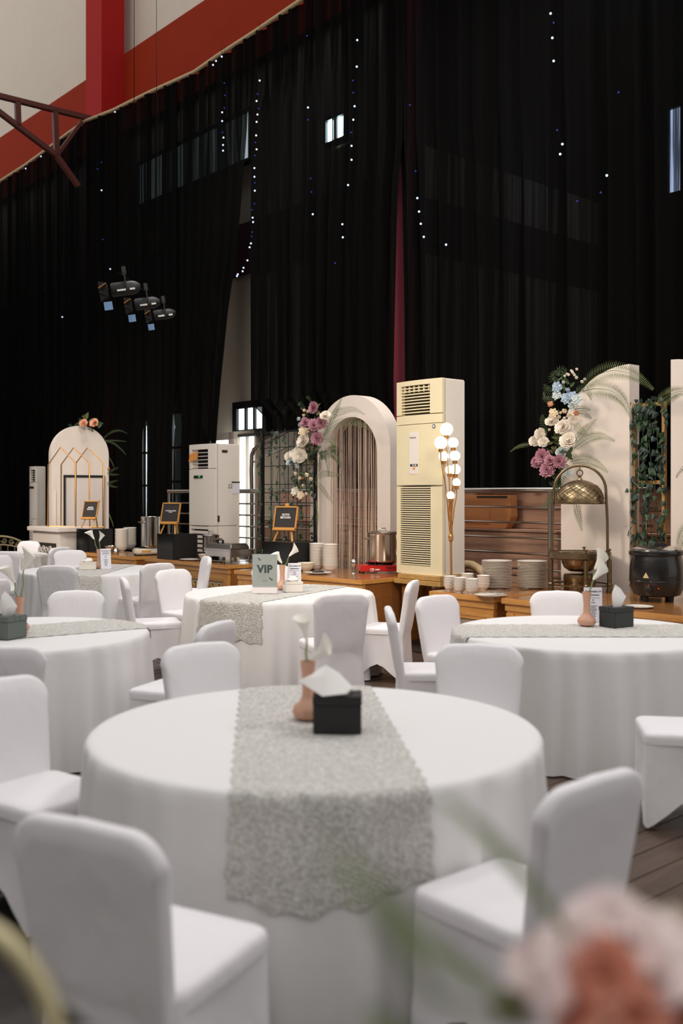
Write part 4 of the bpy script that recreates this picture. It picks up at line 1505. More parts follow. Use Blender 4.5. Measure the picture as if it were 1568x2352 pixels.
# chafing dish
loc, hd = FR(-11.36, 7.86, TOP)
cf = thing('chafing_dish', 'rectangular stainless chafing dish with closed lid', 'chafing dish', loc, hd)
part('water_pan', MB().box2((-0.31, -0.17, 0.085), (0.31, 0.17, 0.175)), M_STEEL, cf, bevel=0.012)
part('rim', MB().box2((-0.325, -0.185, 0.175), (0.325, 0.185, 0.19)), M_STEEL, cf, bevel=0.004)
mb = MB()
lo = [(-0.31, -0.172), (0.31, -0.172), (0.31, 0.172), (-0.31, 0.172)]
hi = [(-0.27, -0.135), (0.27, -0.135), (0.27, 0.135), (-0.27, 0.135)]
mb.add([(x, y, 0.19) for x, y in lo] + [(x, y, 0.27) for x, y in hi], [(0, 1, 5, 4), (1, 2, 6, 5), (2, 3, 7, 6), (3, 0, 4, 7), (4, 5, 6, 7), (3, 2, 1, 0)])
lid = part('lid', mb, M_STEEL, cf, bevel=0.015)
part('lid_handle', MB().tube([(-0.06, -0.12, 0.268), (-0.06, -0.12, 0.31), (0.06, -0.12, 0.31), (0.06, -0.12, 0.268)], 0.008, 8).box((-0.06, -0.12, 0.29), (0.024, 0.024, 0.045)).box((0.06, -0.12, 0.29), (0.024, 0.024, 0.045)), M_BLACKM, lid)
for x, y in ((-0.29, -0.15), (0.29, -0.15), (-0.29, 0.15), (0.29, 0.15)):
    part('leg', MB().tube([(x, y, 0.1), (x * 1.03, y * 1.03, 0)], 0.012, 8), M_STEEL, cf, smooth='auto')
part('shelf', MB().box2((-0.28, -0.14, 0.02), (0.28, 0.14, 0.028)), M_STEEL, cf)
for x in (-0.14, 0.14):
    part('fuel_can', MB().lathe([(0.045, 0.028), (0.045, 0.07), (0.03, 0.072)], 16, Matrix.Translation((x, 0, 0))), M_STEEL, cf, smooth='auto')

# ------------------------------------------------------------------ brass serving stand with raised cloche
bx, by = (1331 - CX) / FPX * 9.62, 9.62
bs = thing('serving_stand', 'antique brass serving stand with a domed cover hanging from its arch', 'serving stand', (bx, by, TOP), math.radians(-14))
RS = 0.285
part('table_ring', MB().lathe([(RS, 0.315), (RS + 0.012, 0.325), (RS + 0.012, 0.38), (RS, 0.385), (RS - 0.02, 0.385), (RS - 0.02, 0.315)], 48, cap=False).lathe([(RS - 0.02, 0.372), (0.21, 0.378), (0.205, 0.372)], 48, cap=False), M_BRASS, bs, smooth='auto')
for q in (math.radians(a_) for a_ in (-160, -78, -15, 82)):
    x, y = RS * math.cos(q), RS * math.sin(q)
    part('leg', MB().lathe([(0.028, 0), (0.03, 0.01), (0.022, 0.06), (0.03, 0.066), (0.03, 0.08), (0.022, 0.088), (0.022, 0.315)], 14, Matrix.Translation((x, y, 0))), M_BRASS, bs, smooth='auto')
    part('finial', MB().lathe([(0.009, 0.385), (0.009, 0.40), (0.02, 0.405), (0.02, 0.412), (0.0, 0.42)], 12, Matrix.Translation((x, y, 0))), M_BRASS, bs, smooth='auto')
part('lower_ring', MB().lathe([(RS - 0.01, 0.062), (RS, 0.062), (RS, 0.075), (RS - 0.01, 0.075)], 40, cap=False), M_BRASS, bs, smooth='auto')
part('bowl', MB().lathe([(0.04, 0.19), (0.1, 0.195), (0.15, 0.23), (0.172, 0.28), (0.178, 0.37), (0.215, 0.38), (0.17, 0.375), (0.16, 0.29), (0, 0.21)], 36), M_BRASS, bs, smooth='auto')
br = part('burner', MB().lathe([(0.15, 0.0), (0.152, 0.12), (0.155, 0.125), (0.15, 0.165), (0.14, 0.17), (0.05, 0.172), (0, 0.172)], 32), M_BRASS, bs, smooth='auto')
mb = MB()
for k in range(12):
    q = 2 * PI * k / 12
    mb.lathe([(0.0, 0.0), (0.012, 0.001), (0.012, 0.002)], 10, Matrix.Rotation(q, 4, 'Z') @ Matrix.Translation((0.1525, 0, 0.09)) @ Matrix.Rotation(PI / 2, 4, 'Y'))
part('vent_holes', mb, M_BLACKM, br)
HA = 0.245
arch = [(-HA - 0.015, 0.0, 0.36), (-HA - 0.012, 0, 0.7), (-HA, 0, 0.95)]
for k in range(0, 17):
    q = PI - PI * k / 16
    arch.append((HA * math.cos(q), 0, 0.97 + 0.245 * math.sin(q)))
arch += [(HA, 0, 0.95), (HA + 0.012, 0, 0.7), (HA + 0.015, 0, 0.36)]
part('arch', MB().tube(arch, 0.0135, 10), M_BRASS, bs, smooth='auto')
DR = 0.226
prof = [(DR + 0.012, 0.842), (DR + 0.016, 0.85), (DR + 0.014, 0.868), (DR, 0.872)]
for k in range(1, 13):
    q = PI / 2 * k / 12
    prof.append((max(0.004, DR * math.cos(q)), 0.872 + 0.205 * math.sin(q) ** 0.94))
cover = part('cover', MB().lathe(prof, 48, cap=False), M_BRASS, bs, smooth='auto')
mb = MB()
for sg in (-1, 1):
    for k in range(20):
        pts = []
        for i in range(9):
            t = i / 8
            q = math.radians(4 + 44 * t)
            th = 2 * PI * k / 20 + sg * t * 1.05
            r = DR * math.cos(q) + 0.0015
            pts.append((r * math.cos(th), r * math.sin(th), 0.872 + 0.205 * math.sin(q) ** 0.94))
        mb.tube(pts, 0.0028, 4)
part('engraved_lattice', mb, M_BRASS, cover)
part('knob', MB().lathe([(0.03, 1.074), (0.02, 1.085), (0.012, 1.10), (0.02, 1.11), (0.008, 1.12), (0, 1.122)], 16), M_BRASS, cover, smooth='auto')
ring = [(0.028 * math.cos(2 * PI * k / 16), 0, 1.143 + 0.028 * math.sin(2 * PI * k / 16)) for k in range(16)]
part('ring', MB().tube(ring, 0.006, 6, closed=True).tube([(0, 0.006, 1.165), (0, 0, 1.19), (0, -0.006, 1.21)], 0.005, 6), M_BRASS, cover, smooth='auto')

# ------------------------------------------------------------------ black soup kettle
kx, ky = (1508 - CX) / FPX * 8.78, 8.78
kt = thing('soup_kettle', 'round black electric soup kettle at the right edge', 'soup kettle', (kx, ky, TOP), math.radians(-12))
part('body', MB().lathe([(0.17, 0.045), (0.2, 0.055), (0.225, 0.12), (0.236, 0.2), (0.232, 0.3), (0.215, 0.385), (0.212, 0.4), (0.232, 0.405), (0.238, 0.425), (0.232, 0.445), (0.19, 0.455), (0.185, 0.45)], 44), M_KETTLE, kt, smooth='auto')
part('base_band', MB().lathe([(0.2365, 0.17), (0.2385, 0.172), (0.2385, 0.182), (0.2365, 0.184)], 44, cap=False), M_KETTLE, kt, smooth='auto')
ld_ = part('lid', MB().lathe([(0.21, 0.452), (0.21, 0.46), (0.17, 0.475), (0.1, 0.485), (0, 0.488)], 40), M_STEEL, kt, smooth='auto')
part('lid_handle', MB().box((0.02, -0.05, 0.497), (0.09, 0.035, 0.028)).box((0.07, 0.03, 0.492), (0.04, 0.03, 0.02)), M_BLACKM, ld_, bevel=0.006)
for k in range(4):
    q = PI / 4 + PI / 2 * k
    part('foot', MB().lathe([(0.024, 0), (0.028, 0.055)], 12, Matrix.Translation((0.15 * math.cos(q), 0.15 * math.sin(q), 0))), M_BLACKM, kt, smooth='auto')


def onkettle(th, z, r):
    return Matrix.Rotation(th, 4, 'Z') @ Matrix.Translation((r, 0, z)) @ Matrix.Rotation(PI / 2, 4, 'Z') @ Matrix.Rotation(PI / 2, 4, 'X')


mb = MB().add([(-0.026, -0.022, 0.001), (0.026, -0.022, 0.001), (0, 0.026, 0.001), (-0.026, -0.022, -0.004), (0.026, -0.022, -0.004), (0, 0.026, -0.004)], [(0, 1, 2), (5, 4, 3), (0, 3, 4, 1), (1, 4, 5, 2), (2, 5, 3, 0)], onkettle(math.radians(-118), 0.235, 0.2385))
part('warning_sticker', mb, M_YEL, kt, label='pale yellow triangle sticker')
part('dial', MB().lathe([(0.03, 0), (0.028, 0.02), (0.02, 0.024), (0, 0.024)], 16, onkettle(math.radians(-112), 0.115, 0.222)), M_BLACKM, kt, smooth='auto')
part('pilot_light', MB().lathe([(0.005, 0), (0.004, 0.005), (0, 0.006)], 8, onkettle(math.radians(-92), 0.125, 0.2255)), M_REDL, kt, smooth='auto', label='glowing red pilot light')
part('pilot_light', MB().lathe([(0.004, 0), (0.003, 0.004), (0, 0.005)], 8, onkettle(math.radians(-112), 0.15, 0.231)), M_REDL, kt, smooth='auto', label='glowing red pilot light')


# ------------------------------------------------------------------ floor-standing air conditioners
def air_conditioner(label, u_r, a_f, w, d, z0, z1, kind):
    loc, hd = FR(u_r - w, a_f, z0)
    c = thing('air_conditioner', label, 'air conditioner', loc, hd)
    H = z1 - z0
    part('cabinet', MB().box2((0, 0.055, 0), (w, d, H)), M_AC2, c, bevel=0.012)
    n = 14

    def bulge(x):
        return 0.0 - 0.03 * (1 - ((x - w / 2) / (w / 2)) ** 2)

    def panel(name, zlo, zhi, x0, x1, m, thick=0.05, off=0.0, bev=0.004):
        mb = MB()
        vs, fs = [], []
        for i in range(n + 1):
            x = x0 + (x1 - x0) * i / n
            y = 0.03 + bulge(x) - off
            vs += [(x, y, zlo), (x, y, zhi), (x, y + thick, zhi), (x, y + thick, zlo)]
        for i in range(n):
            o = 4 * i
            for k in range(4):
                k2 = (k + 1) % 4
                fs.append((o + k, o + k2, o + 4 + k2, o + 4 + k))
        fs.append((0, 1, 2, 3))
        fs.append((4 * n + 3, 4 * n + 2, 4 * n + 1, 4 * n))
        mb.add(vs, fs)
        return part(name, mb, m, c, smooth='auto', bevel=0)
    if kind == 'large':
        panel('top_cap', 0.975 * H, H, 0, w, M_AC)
        panel('vent_back', 0.825 * H, 0.975 * H, 0.08, w - 0.16, M_ACD, thick=0.01, off=-0.04)
        panel('vent_stile', 0.825 * H, 0.975 * H, 0, 0.085, M_AC)
        panel('vent_stile', 0.825 * H, 0.975 * H, w - 0.165, w, M_AC)
        for k in range(9):
            z = (0.832 + 0.0158 * k) * H
            panel('vent_slat', z, z + 0.012, 0.083, w - 0.162, M_AC, thick=0.035, off=-0.006)
        for k in range(6):
            x = 0.14 + k * 0.075
            part('vane', MB().box((x, 0.05 + bulge(x), 0.955 * H), (0.012, 0.02, 0.07)), M_AC, c)
        panel('front_panel', 0.775 * H, 0.82 * H, 0, w, M_AC)
        fp = panel('front_panel', 0.46 * H, 0.772 * H, 0, w, M_AC)
        lo_, hi_ = 0.045 * H, 0.452 * H
        panel('lower_panel', 0, lo_, 0, w, M_AC)
        panel('lower_panel', lo_, hi_, 0, 0.075, M_AC)
        panel('lower_panel', lo_, hi_, w - 0.155, w, M_AC)
        panel('grille_back', lo_, hi_, 0.07, w - 0.15, M_ACD, thick=0.01, off=-0.03)
        mb = MB()
        ns = 36
        for k in range(ns):
            z = lo_ + (hi_ - lo_) * (k + 0.25) / ns
            pts = []
            for i in range(9):
                x = 0.075 + (w - 0.23) * i / 8
                pts.append((x, 0.034 + bulge(x), z + 0.006))
            mb.tube(pts, 0.0072, 5)
        part('grille', mb, M_AC, c, kind='stuff')
        yl = lambda x: 0.03 + bulge(x) - 0.0015
        part('label_strip', MB().box((0.40 * w + 0.02, yl(0.42 * w), 0.625 * H), (0.135, 0.003, 0.215 * H)), M_LABEL, c, label='pale label strip')
        link('lettering', text_mesh('Panasonic', 0.024, M_INK, extrude=0.0005, bold=0.0003), c, (0.40 * w + 0.01, yl(0.42 * w) - 0.0025, 0.705 * H), (PI / 2, 0, 0))
        part('display', MB().box((0.40 * w + 0.025, yl(0.42 * w) - 0.002, 0.562 * H), (0.115, 0.003, 0.026)), M_BLACKM, c)
        part('printed_mark', MB().box((0.40 * w + 0.01, yl(0.42 * w) - 0.004, 0.562 * H), (0.022, 0.002, 0.013)).box((0.40 * w + 0.05, yl(0.42 * w) - 0.004, 0.562 * H), (0.03, 0.002, 0.013)), M_LETTER, c)
        part('sticker', MB().box((0.40 * w + 0.025, yl(0.42 * w) - 0.002, 0.545 * H), (0.04, 0.003, 0.022)), M_STICK, c, label='small orange sticker')
        part('emblem', MB().lathe([(0.026, 0), (0.026, 0.002), (0, 0.002)], 6, Matrix.Translation((w - 0.11, yl(w - 0.11), 0.757 * H)) @ Matrix.Rotation(PI / 2, 4, 'X')), M_VIP, c, label='small dark round emblem')
        part('emblem_mark', MB().lathe([(0.015, 0), (0.015, 0.002), (0, 0.002)], 6, Matrix.Translation((w - 0.11, yl(w - 0.11) - 0.002, 0.757 * H)) @ Matrix.Rotation(PI / 2, 4, 'X')), M_LABEL, c)
        for k in range(2):
            part('control_button', MB().box((0.40 * w + 0.12, yl(0.5 * w) - 0.001, (0.60 - 0.03 * k) * H), (0.012, 0.004, 0.012)), M_LABEL, c)
    else:
        v1 = 0.15 if kind == 'number' else 0.04
        panel('top_cap', 0.955 * H, H, 0, w, M_AC2)
        panel('vent_back', 0.79 * H, 0.955 * H, 0.07, w - v1, M_DARK, thick=0.01, off=-0.05)
        panel('vent_stile', 0.79 * H, 0.955 * H, 0, 0.08, M_AC2)
        panel('vent_stile', 0.79 * H, 0.955 * H, w - v1 - 0.005, w, M_AC2)
        for k in range(5):
            z = (0.80 + 0.031 * k) * H
            panel('vent_slat', z, z + 0.01, 0.078, w - v1, M_PLINTH, thick=0.03, off=-0.012)
        panel('front_panel', 0.30 * H, 0.785 * H, 0, w, M_AC2)
        lo_, hi_ = 0.02 * H, 0.295 * H
        panel('lower_panel', 0, lo_, 0, w, M_AC2)
        panel('lower_panel', lo_, hi_, 0, 0.06, M_AC2)
        panel('lower_panel', lo_, hi_, w - 0.15, w, M_AC2)
        panel('louver_back', lo_, hi_, 0.05, w - 0.14, M_ACD, thick=0.01, off=-0.04)
        for k in range(7):
            z = lo_ + (hi_ - lo_) * (k + 0.3) / 7
            panel('louver', z, z + 0.042, 0.06, w - 0.15, M_AC2, thick=0.02, off=-0.004)
        y = 0.03 + bulge(w * 0.45) - 0.003
        part('display', MB().box((0.42 * w, y, 0.718 * H), (0.24, 0.004, 0.042)), M_BLACKM, c)
        if kind == 'number':
            part('display_light', MB().box((0.47 * w, y - 0.003, 0.72 * H), (0.05, 0.002, 0.022)), M_GREENL, c, label='green lit display')
        if kind == 'number':
            part('sticker', MB().add([(0.02, 0.005, 0.85 * H), (0.27, -0.01, 0.868 * H), (0.30, -0.01, 0.935 * H), (0.05, 0.004, 0.92 * H), (0.02, 0.008, 0.85 * H), (0.27, -0.006, 0.868 * H), (0.30, -0.006, 0.935 * H), (0.05, 0.008, 0.92 * H)],
                                     [(0, 1, 2, 3), (7, 6, 5, 4), (0, 4, 5, 1), (1, 5, 6, 2), (2, 6, 7, 3), (3, 7, 4, 0)]), M_STICK, c, label='crumpled orange paper stuck in the vent')
            link('lettering', text_mesh('22', 0.085, M_INK, extrude=0.0006), c, (w + 0.002, 0.30, 0.635 * H), (PI / 2, 0, PI / 2))
            part('clip_paper', MB().box((w + 0.004, 0.40, 0.62 * H), (0.004, 0.13, 0.16)), M_PAPER, c)
            part('paper_clip', MB().box((w + 0.006, 0.40, 0.672 * H), (0.008, 0.15, 0.018)), M_BLACKM, c)
            part('side_handle', MB().box((w + 0.001, 0.20, 0.935 * H), (0.006, 0.10, 0.04)), M_ACD, c)
            part('side_handle', MB().box((w + 0.001, 0.09, 0.36 * H), (0.006, 0.035, 0.095)), M_ACD, c)
            part('side_handle', MB().box((w + 0.0005, 0.22, 0.30 * H), (0.002, 0.40, 0.006)), M_ACD, c)
    return c


air_conditioner('tall cream air conditioner with white label strip, behind the globe lamp', -7.40, 7.90, 0.706, 0.40, 0.80, 2.955, 'large')
air_conditioner('smaller cream air conditioner marked 22, beside the bright doors', -12.29, 8.25, 0.70, 0.47, 0.70, 2.44, 'number')
air_conditioner('slim far air conditioner at the left edge, before the black curtain', aw(81, 1100, 8.5)[0], 8.5, 0.34, 0.22, 0.75, aw(80, 1071, 8.5)[2], 'plain')


def wooden_stand(label, u0, u1, a0, a1, h):
    loc, hd = FR(u0, a0, 0)
    s = thing('wooden_stand', label, 'stand', loc, hd, 'wooden stands under the air conditioners')
    L, D = u1 - u0, a1 - a0
    part('top_board', MB().box2((-0.03, -0.04, h - 0.05), (L + 0.03, D, h)), M_GILT, s, bevel=0.004)
    part('lower_board', MB().box2((-0.06, -0.07, h - 0.105), (L + 0.06, D, h - 0.055)), M_GILT, s, bevel=0.004)
    part('packing', MB().box2((0.0, 0.0, h - 0.056), (L, D, h - 0.049)), M_OAKEND, s)
    for x in (0.0, L - 0.08):
        for y in (0.0, D - 0.08):
            part('leg', MB().box2((x, y, 0), (x + 0.08, y + 0.08, h - 0.105)), M_OAKEND, s)
    return s


wooden_stand('worn pale wooden stand under the tall air conditioner', -7.99, -7.40, 7.90, 8.30, 0.797)
wooden_stand('pale wooden stand under the smaller air conditioner', -12.99, -12.29, 8.25, 8.74, 0.697)
ua = aw(81, 1100, 8.5)[0]
wooden_stand('pale wooden stand under the slim far air conditioner', ua - 0.34, ua, 8.5, 8.73, 0.747)

# ------------------------------------------------------------------ globe floor lamp
LY = 10.25
lb = at(1036, 1344, LY)
lp = thing('globe_lamp', 'slender gold lamp with nine glowing glass globes on thin stems', 'lamp', (lb[0], lb[1], TOP))
part('base', MB().lathe([(0.075, 0), (0.075, 0.012), (0.02, 0.02), (0.012, 0.03)], 24), M_GOLD, lp, smooth='auto')


def L_(px, py, dy=0.0):
    q = at(px, py, LY + dy)
    return (q[0] - lb[0], q[1] - lb[1], q[2] - TOP)


part('pole', MB().tube([(0, 0, 0.015), L_(1035, 1238)], 0.0115, 10), M_GOLD, lp, smooth='auto')
cl = L_(1035, 1238)
part('collar', MB().lathe([(0.012, -0.03), (0.022, -0.015), (0.026, 0.02), (0.022, 0.04), (0.018, 0.05)], 16, Matrix.Translation(cl)), M_GOLD, lp, smooth='auto')
for i, (gx, gy, gr, dy) in enumerate([(1025, 986, 15.2, 0.03), (1012, 1017, 14.8, -0.06), (1040.5, 1017, 12.2, 0.08), (1019, 1048, 11.8, 0.06), (1044.5, 1047, 12, -0.05), (1032, 1079, 10, 0.1), (1045.5, 1078, 12, 0.04), (1048, 1108, 9.3, -0.08), (1034.5, 1138, 9.3, -0.02)]):
    r = gr / FPX * LY
    g = L_(gx, gy, dy)
    off = (math.cos(i * 0.7) * 0.016, math.sin(i * 0.7) * 0.016)
    gb = (g[0], g[1], g[2] - r)
    a0 = (cl[0] + off[0], cl[1] + off[1], cl[2] + 0.02)
    mid = ((a0[0] * 0.45 + gb[0] * 0.55), (a0[1] * 0.45 + gb[1] * 0.55), a0[2] * 0.45 + gb[2] * 0.55)
    part('stem', MB().tube([a0, (a0[0] * 0.8 + mid[0] * 0.2, a0[1] * 0.8 + mid[1] * 0.2, a0[2] * 0.75 + mid[2] * 0.25), mid, (gb[0], gb[1], gb[2] - 0.1), gb], 0.0055, 6), M_GOLD, lp, smooth='auto')
    part('socket', MB().lathe([(0.012, -0.03), (0.022, -0.028), (0.024, 0.012), (0.012, 0.014)], 14, Matrix.Translation(gb)), M_GOLD, lp, smooth='auto')
    part('globe', MB().sphere(g, r, 24, 16), M_GLOBE, lp, smooth=True)

# ------------------------------------------------------------------ open arch with hanging strings
AA = 8.55
wa0, wa1 = aw(722, 1200, AA)[0], aw(896, 1200, AA)[0]
WO = wa1 - wa0
top_o = aw(822, 906, AA)[2]
ia0, ia1 = aw(749, 1200, AA)[0] - wa0, aw(866, 1200, AA)[0] - wa0
top_i = aw(815, 957, AA)[2]


def arch_poly(x0, x1, zt, n=28, zb=0.0):
    r = (x1 - x0) / 2
    c = (x0 + x1) / 2
    zc = zt - r
    pts = [(x0, zb), (x0, zc)]
    for k in range(1, n):
        q = PI - PI * k / n
        pts.append((c + r * math.cos(q), zc + r * math.sin(q)))
    pts += [(x1, zc), (x1, zb)]
    return pts


loc, hd = FR(wa0, AA, 0)
ar = thing('open_arch', 'white open arch with flowers on its left leg and strings in its opening', 'arch', loc, hd)
po, pi_ = arch_poly(0, WO, top_o), arch_poly(ia0, ia1, top_i)
mb = MB()
n = len(po)
th = 0.2
vs = [(x, 0, z) for x, z in po] + [(x, 0, z) for x, z in pi_] + [(x, th, z) for x, z in po] + [(x, th, z) for x, z in pi_]
fs = []
for i in range(n - 1):
    fs.append((i, i + 1, n + i + 1, n + i))
    fs.append((2 * n + i + 1, 2 * n + i, 3 * n + i, 3 * n + i + 1))
    fs.append((i + 1, i, 2 * n + i, 2 * n + i + 1))
    fs.append((n + i, n + i + 1, 3 * n + i + 1, 3 * n + i))
for a_, b_ in ((0, n), (n - 1, 2 * n - 1)):
    fs.append((a_, b_, b_ + 2 * n, a_ + 2 * n))
mb.add(vs, fs)
part('arch_body', mb, M_WHITE, ar, smooth='auto')
part('jagged_panel', MB().box2((-0.03, -0.05, 0.0), (0.10, 0.0, aw(718, 1048, AA)[2])), M_WHITE, ar, bevel=0.004)

loc, hd = FR(wa0, AA + 0.1, 0)
sc = thing('string_curtain', 'curtain of thin tan and mauve strings inside the open arch', 'string curtain', loc, hd)
rnd = random.Random(5)
ri = (ia1 - ia0) / 2
for m, nstr, nm in ((M_STRA, 56, 'tan_strings'), (M_STRB, 44, 'mauve_strings')):
    mb = MB()
    for k in range(nstr):
        x = ia0 + 0.015 + (ia1 - ia0 - 0.03) * rnd.random()
        zt = top_i - ri + math.sqrt(max(0.0, ri * ri - (x - (ia0 + ia1) / 2) ** 2)) - 0.004
        y = rnd.uniform(-0.03, 0.05)
        zb = rnd.uniform(0.58, 0.72) if nm == 'tan_strings' else rnd.uniform(1.2, 1.75)
        sw = rnd.uniform(-0.03, 0.03)
        x2 = min(ia1 - 0.006, max(ia0 + 0.006, x + sw))
        mb.tube([(x, y, zt), (x + (x2 - x) * 0.5, y + 0.005, (zt + zb) / 2), (x2, y, zb)], rnd.uniform(0.0028, 0.0048), 4)
    part(nm, mb, m, sc, kind='stuff')
sc['kind'] = 'stuff'


# ------------------------------------------------------------------ white half-arch boards at the right
def half_arch(label, px0, px1, ptop, a, flip, side_drop):
    u0, u1 = aw(px0, 1100, a)[0], aw(px1, 1100, a)[0]
    zt = aw(px1 if not flip else px0, ptop, a)[2]
    w = u1 - u0
    loc, hd = FR(u0, a, 0)
    b = thing('half_arch_board', label, 'backdrop board', loc, hd)
    pts = [(0, 0), (0, zt - side_drop)]
    for k in range(1, 17):
        q = PI - PI / 2 * k / 16
        pts.append((w + w * math.cos(q), zt - side_drop + side_drop * math.sin(q)))
    pts.append((w, 0))
    if flip:
        pts = [(w - x, z) for x, z in pts][::-1]
    part('panel', MB().prism(pts, 0, 0.17), M_WHITE, b, smooth='auto')
    return b


half_arch('white half-arch board with ferns, behind the brass serving stand', 1288, 1445, 836, 8.42, False, 0.75)
half_arch('white half-arch board at the right edge, behind the soup kettle', 1540, 1720, 826, 8.42, True, 0.75)

# ------------------------------------------------------------------ small arched panel, plinth and gold frame at the left
rzp = math.radians(33)
lpx, lpy = (185 - CX) / FPX * 18.3, 18.3
pw_ = 1.07
pt = CAMZ + (HY - 978) / FPX * 18.3
ap = thing('arched_panel', 'solid white arched panel with a black frame, at the left', 'backdrop board', (lpx, lpy, 0), rzp)
part('panel', MB().prism(arch_poly(-pw_ / 2, pw_ / 2, pt), 0, 0.17), M_WHITE, ap, smooth='auto')
zf = CAMZ + (HY - 1091) / FPX * 18.2
part('black_frame', MB().box2((-0.32, -0.03, 0.0), (-0.285, 0.0, zf)).box2((0.41, -0.03, 0.0), (0.445, 0.0, zf)).box2((-0.285, -0.03, zf - 0.04), (0.41, 0.0, zf)), M_BLACKM, ap)
part('inset_board', MB().box2((-0.285, -0.012, 0), (0.41, 0.0, zf - 0.04)), M_PLINTH, ap)
part('moulding', MB().box2((-0.47, -0.012, 0.0), (-0.455, 0.0, 1.75)), M_WHITE, ap)

plu0, plu1, pla = aw(62, 1215, 7.35)[0], -15.55, 7.35
loc, hd = FR(plu0, pla, 0)
pl = thing('plinth', 'white plinth with a carved scroll panel below the arched panel', 'plinth', loc, hd)
PL = plu1 - plu0
part('slab', MB().box2((0, 0, 1.055), (PL, 0.62, 1.128)), M_PLINTH, pl, bevel=0.008)
part('body', MB().box2((0.09, 0.07, 0), (PL - 0.07, 0.58, 1.055)), M_PLINTH, pl, bevel=0.004)
part('carved_ground', MB().box2((0.3, 0.055, 0.6), (PL - 0.2, 0.07, 0.86)), M_ACD, pl)
for k in range(4):
    mb = MB().tube(spiral(0.38 + 0.1 + 0.13 * k * 1.0 - 0.06, 0.74, 0.07, 1.4, 0.05, 1 if k % 2 else -1), 0.011, 6)
    mb.tube(spiral(0.38 + 0.1 + 0.13 * k - 0.06, 0.64, 0.045, 1.2, 0.05, -1 if k % 2 else 1), 0.01, 6)
    part('scroll', mb, M_PLINTH, pl, smooth=True)

GY = 17.25
g0 = at(173, 1211, GY)
gf = thing('gold_arch_frame', 'gold tube frame of three overlapping pointed arches on the plinth', 'decor frame', g0)


def G(px, py, dy=0.0):
    q = at(px, py, GY + dy)
    return (q[0] - g0[0], q[1] - g0[1], q[2] - g0[2])


for i, pts in enumerate([[(109, 1210), (111, 1067), (139, 1027), (173, 1063), (173, 1212)], [(140, 1208), (140.5, 1067), (169, 1028), (205, 1063), (206, 1212)], [(173.5, 1212), (174, 1064), (201, 1028), (237, 1063), (239, 1212)]]):
    part('pointed_arch', MB().tube([G(x, y, (i - 1) * 0.03) for x, y in pts], 0.0125, 8), M_GOLD, gf, smooth='auto')
part('base_bar', MB().tube([G(109, 1209), G(239, 1211)], 0.012, 8), M_GOLD, gf, smooth='auto')

# ------------------------------------------------------------------ scrolled iron bench at the far left
B0 = at(2, 1262, 17.2)
bc = thing('iron_bench', 'antique gold iron bench with scrolls in its curved back, at the left edge', 'bench', (B0[0], B0[1], 0))
hw_, zt_ = 0.42, CAMZ - (1232 - HY) / FPX * 17.2


def arc(hw, zt, drop, n=20):
    return [(hw * (-1 + 2 * k / n), 0, zt - drop * (-1 + 2 * k / n) ** 2) for k in range(n + 1)]


part('top_rail', MB().tube(arc(hw_, zt_, 0.13), 0.02, 8), M_IRON, bc, smooth='auto')
part('lower_rail', MB().tube(arc(hw_, zt_ - 0.145, 0.09), 0.014, 8), M_IRON, bc, smooth='auto')
for k in range(6):
    x = -0.3 + 0.12 * k
    part('scroll', MB().tube(spiral(x, zt_ - 0.075 - 0.1 * (x / hw_) ** 2, 0.048, 1.5, 0, 1 if k % 2 else -1, PI if k % 2 else 0), 0.009, 6), M_IRON, bc, smooth=True)
for k in range(7):
    x = -0.36 + 0.12 * k
    part('baluster', MB().tube([(x, 0, 0.45), (x, 0, zt_ - 0.15 - 0.09 * (x / hw_) ** 2)], 0.008, 6), M_IRON, bc)
for x in (-hw_, hw_):
    part('leg', MB().tube([(x, 0, 0), (x, 0, zt_ - 0.13)], 0.018, 8), M_IRON, bc, smooth='auto')
    part('leg', MB().tube([(x, -0.42, 0), (x, -0.42, 0.44)], 0.018, 8), M_IRON, bc, smooth='auto')
part('seat', MB().box2((-hw_, -0.44, 0.43), (hw_, 0.02, 0.46)), M_IRON, bc, bevel=0.008)

# ------------------------------------------------------------------ ivy trellises
leaf_mb = MB().add([(0, 0, 0), (-0.32, 0.02, 0.12), (-0.46, 0.06, -0.14), (-0.34, 0.04, -0.42), (0, -0.03, -1.0), (0.34, 0.04, -0.42), (0.46, 0.06, -0.14), (0.32, 0.02, 0.12), (0, -0.06, -0.35)],
                   [(0, 1, 8), (1, 2, 8), (2, 3, 8), (3, 4, 8), (4, 5, 8), (5, 6, 8), (6, 7, 8), (7, 0, 8)])
ivy_a = leaf_mb.mesh('leaf', M_IVY)
ivy_b = leaf_mb.mesh('leaf', M_IVYD)
ivy_b.materials[0] = M_IVYD


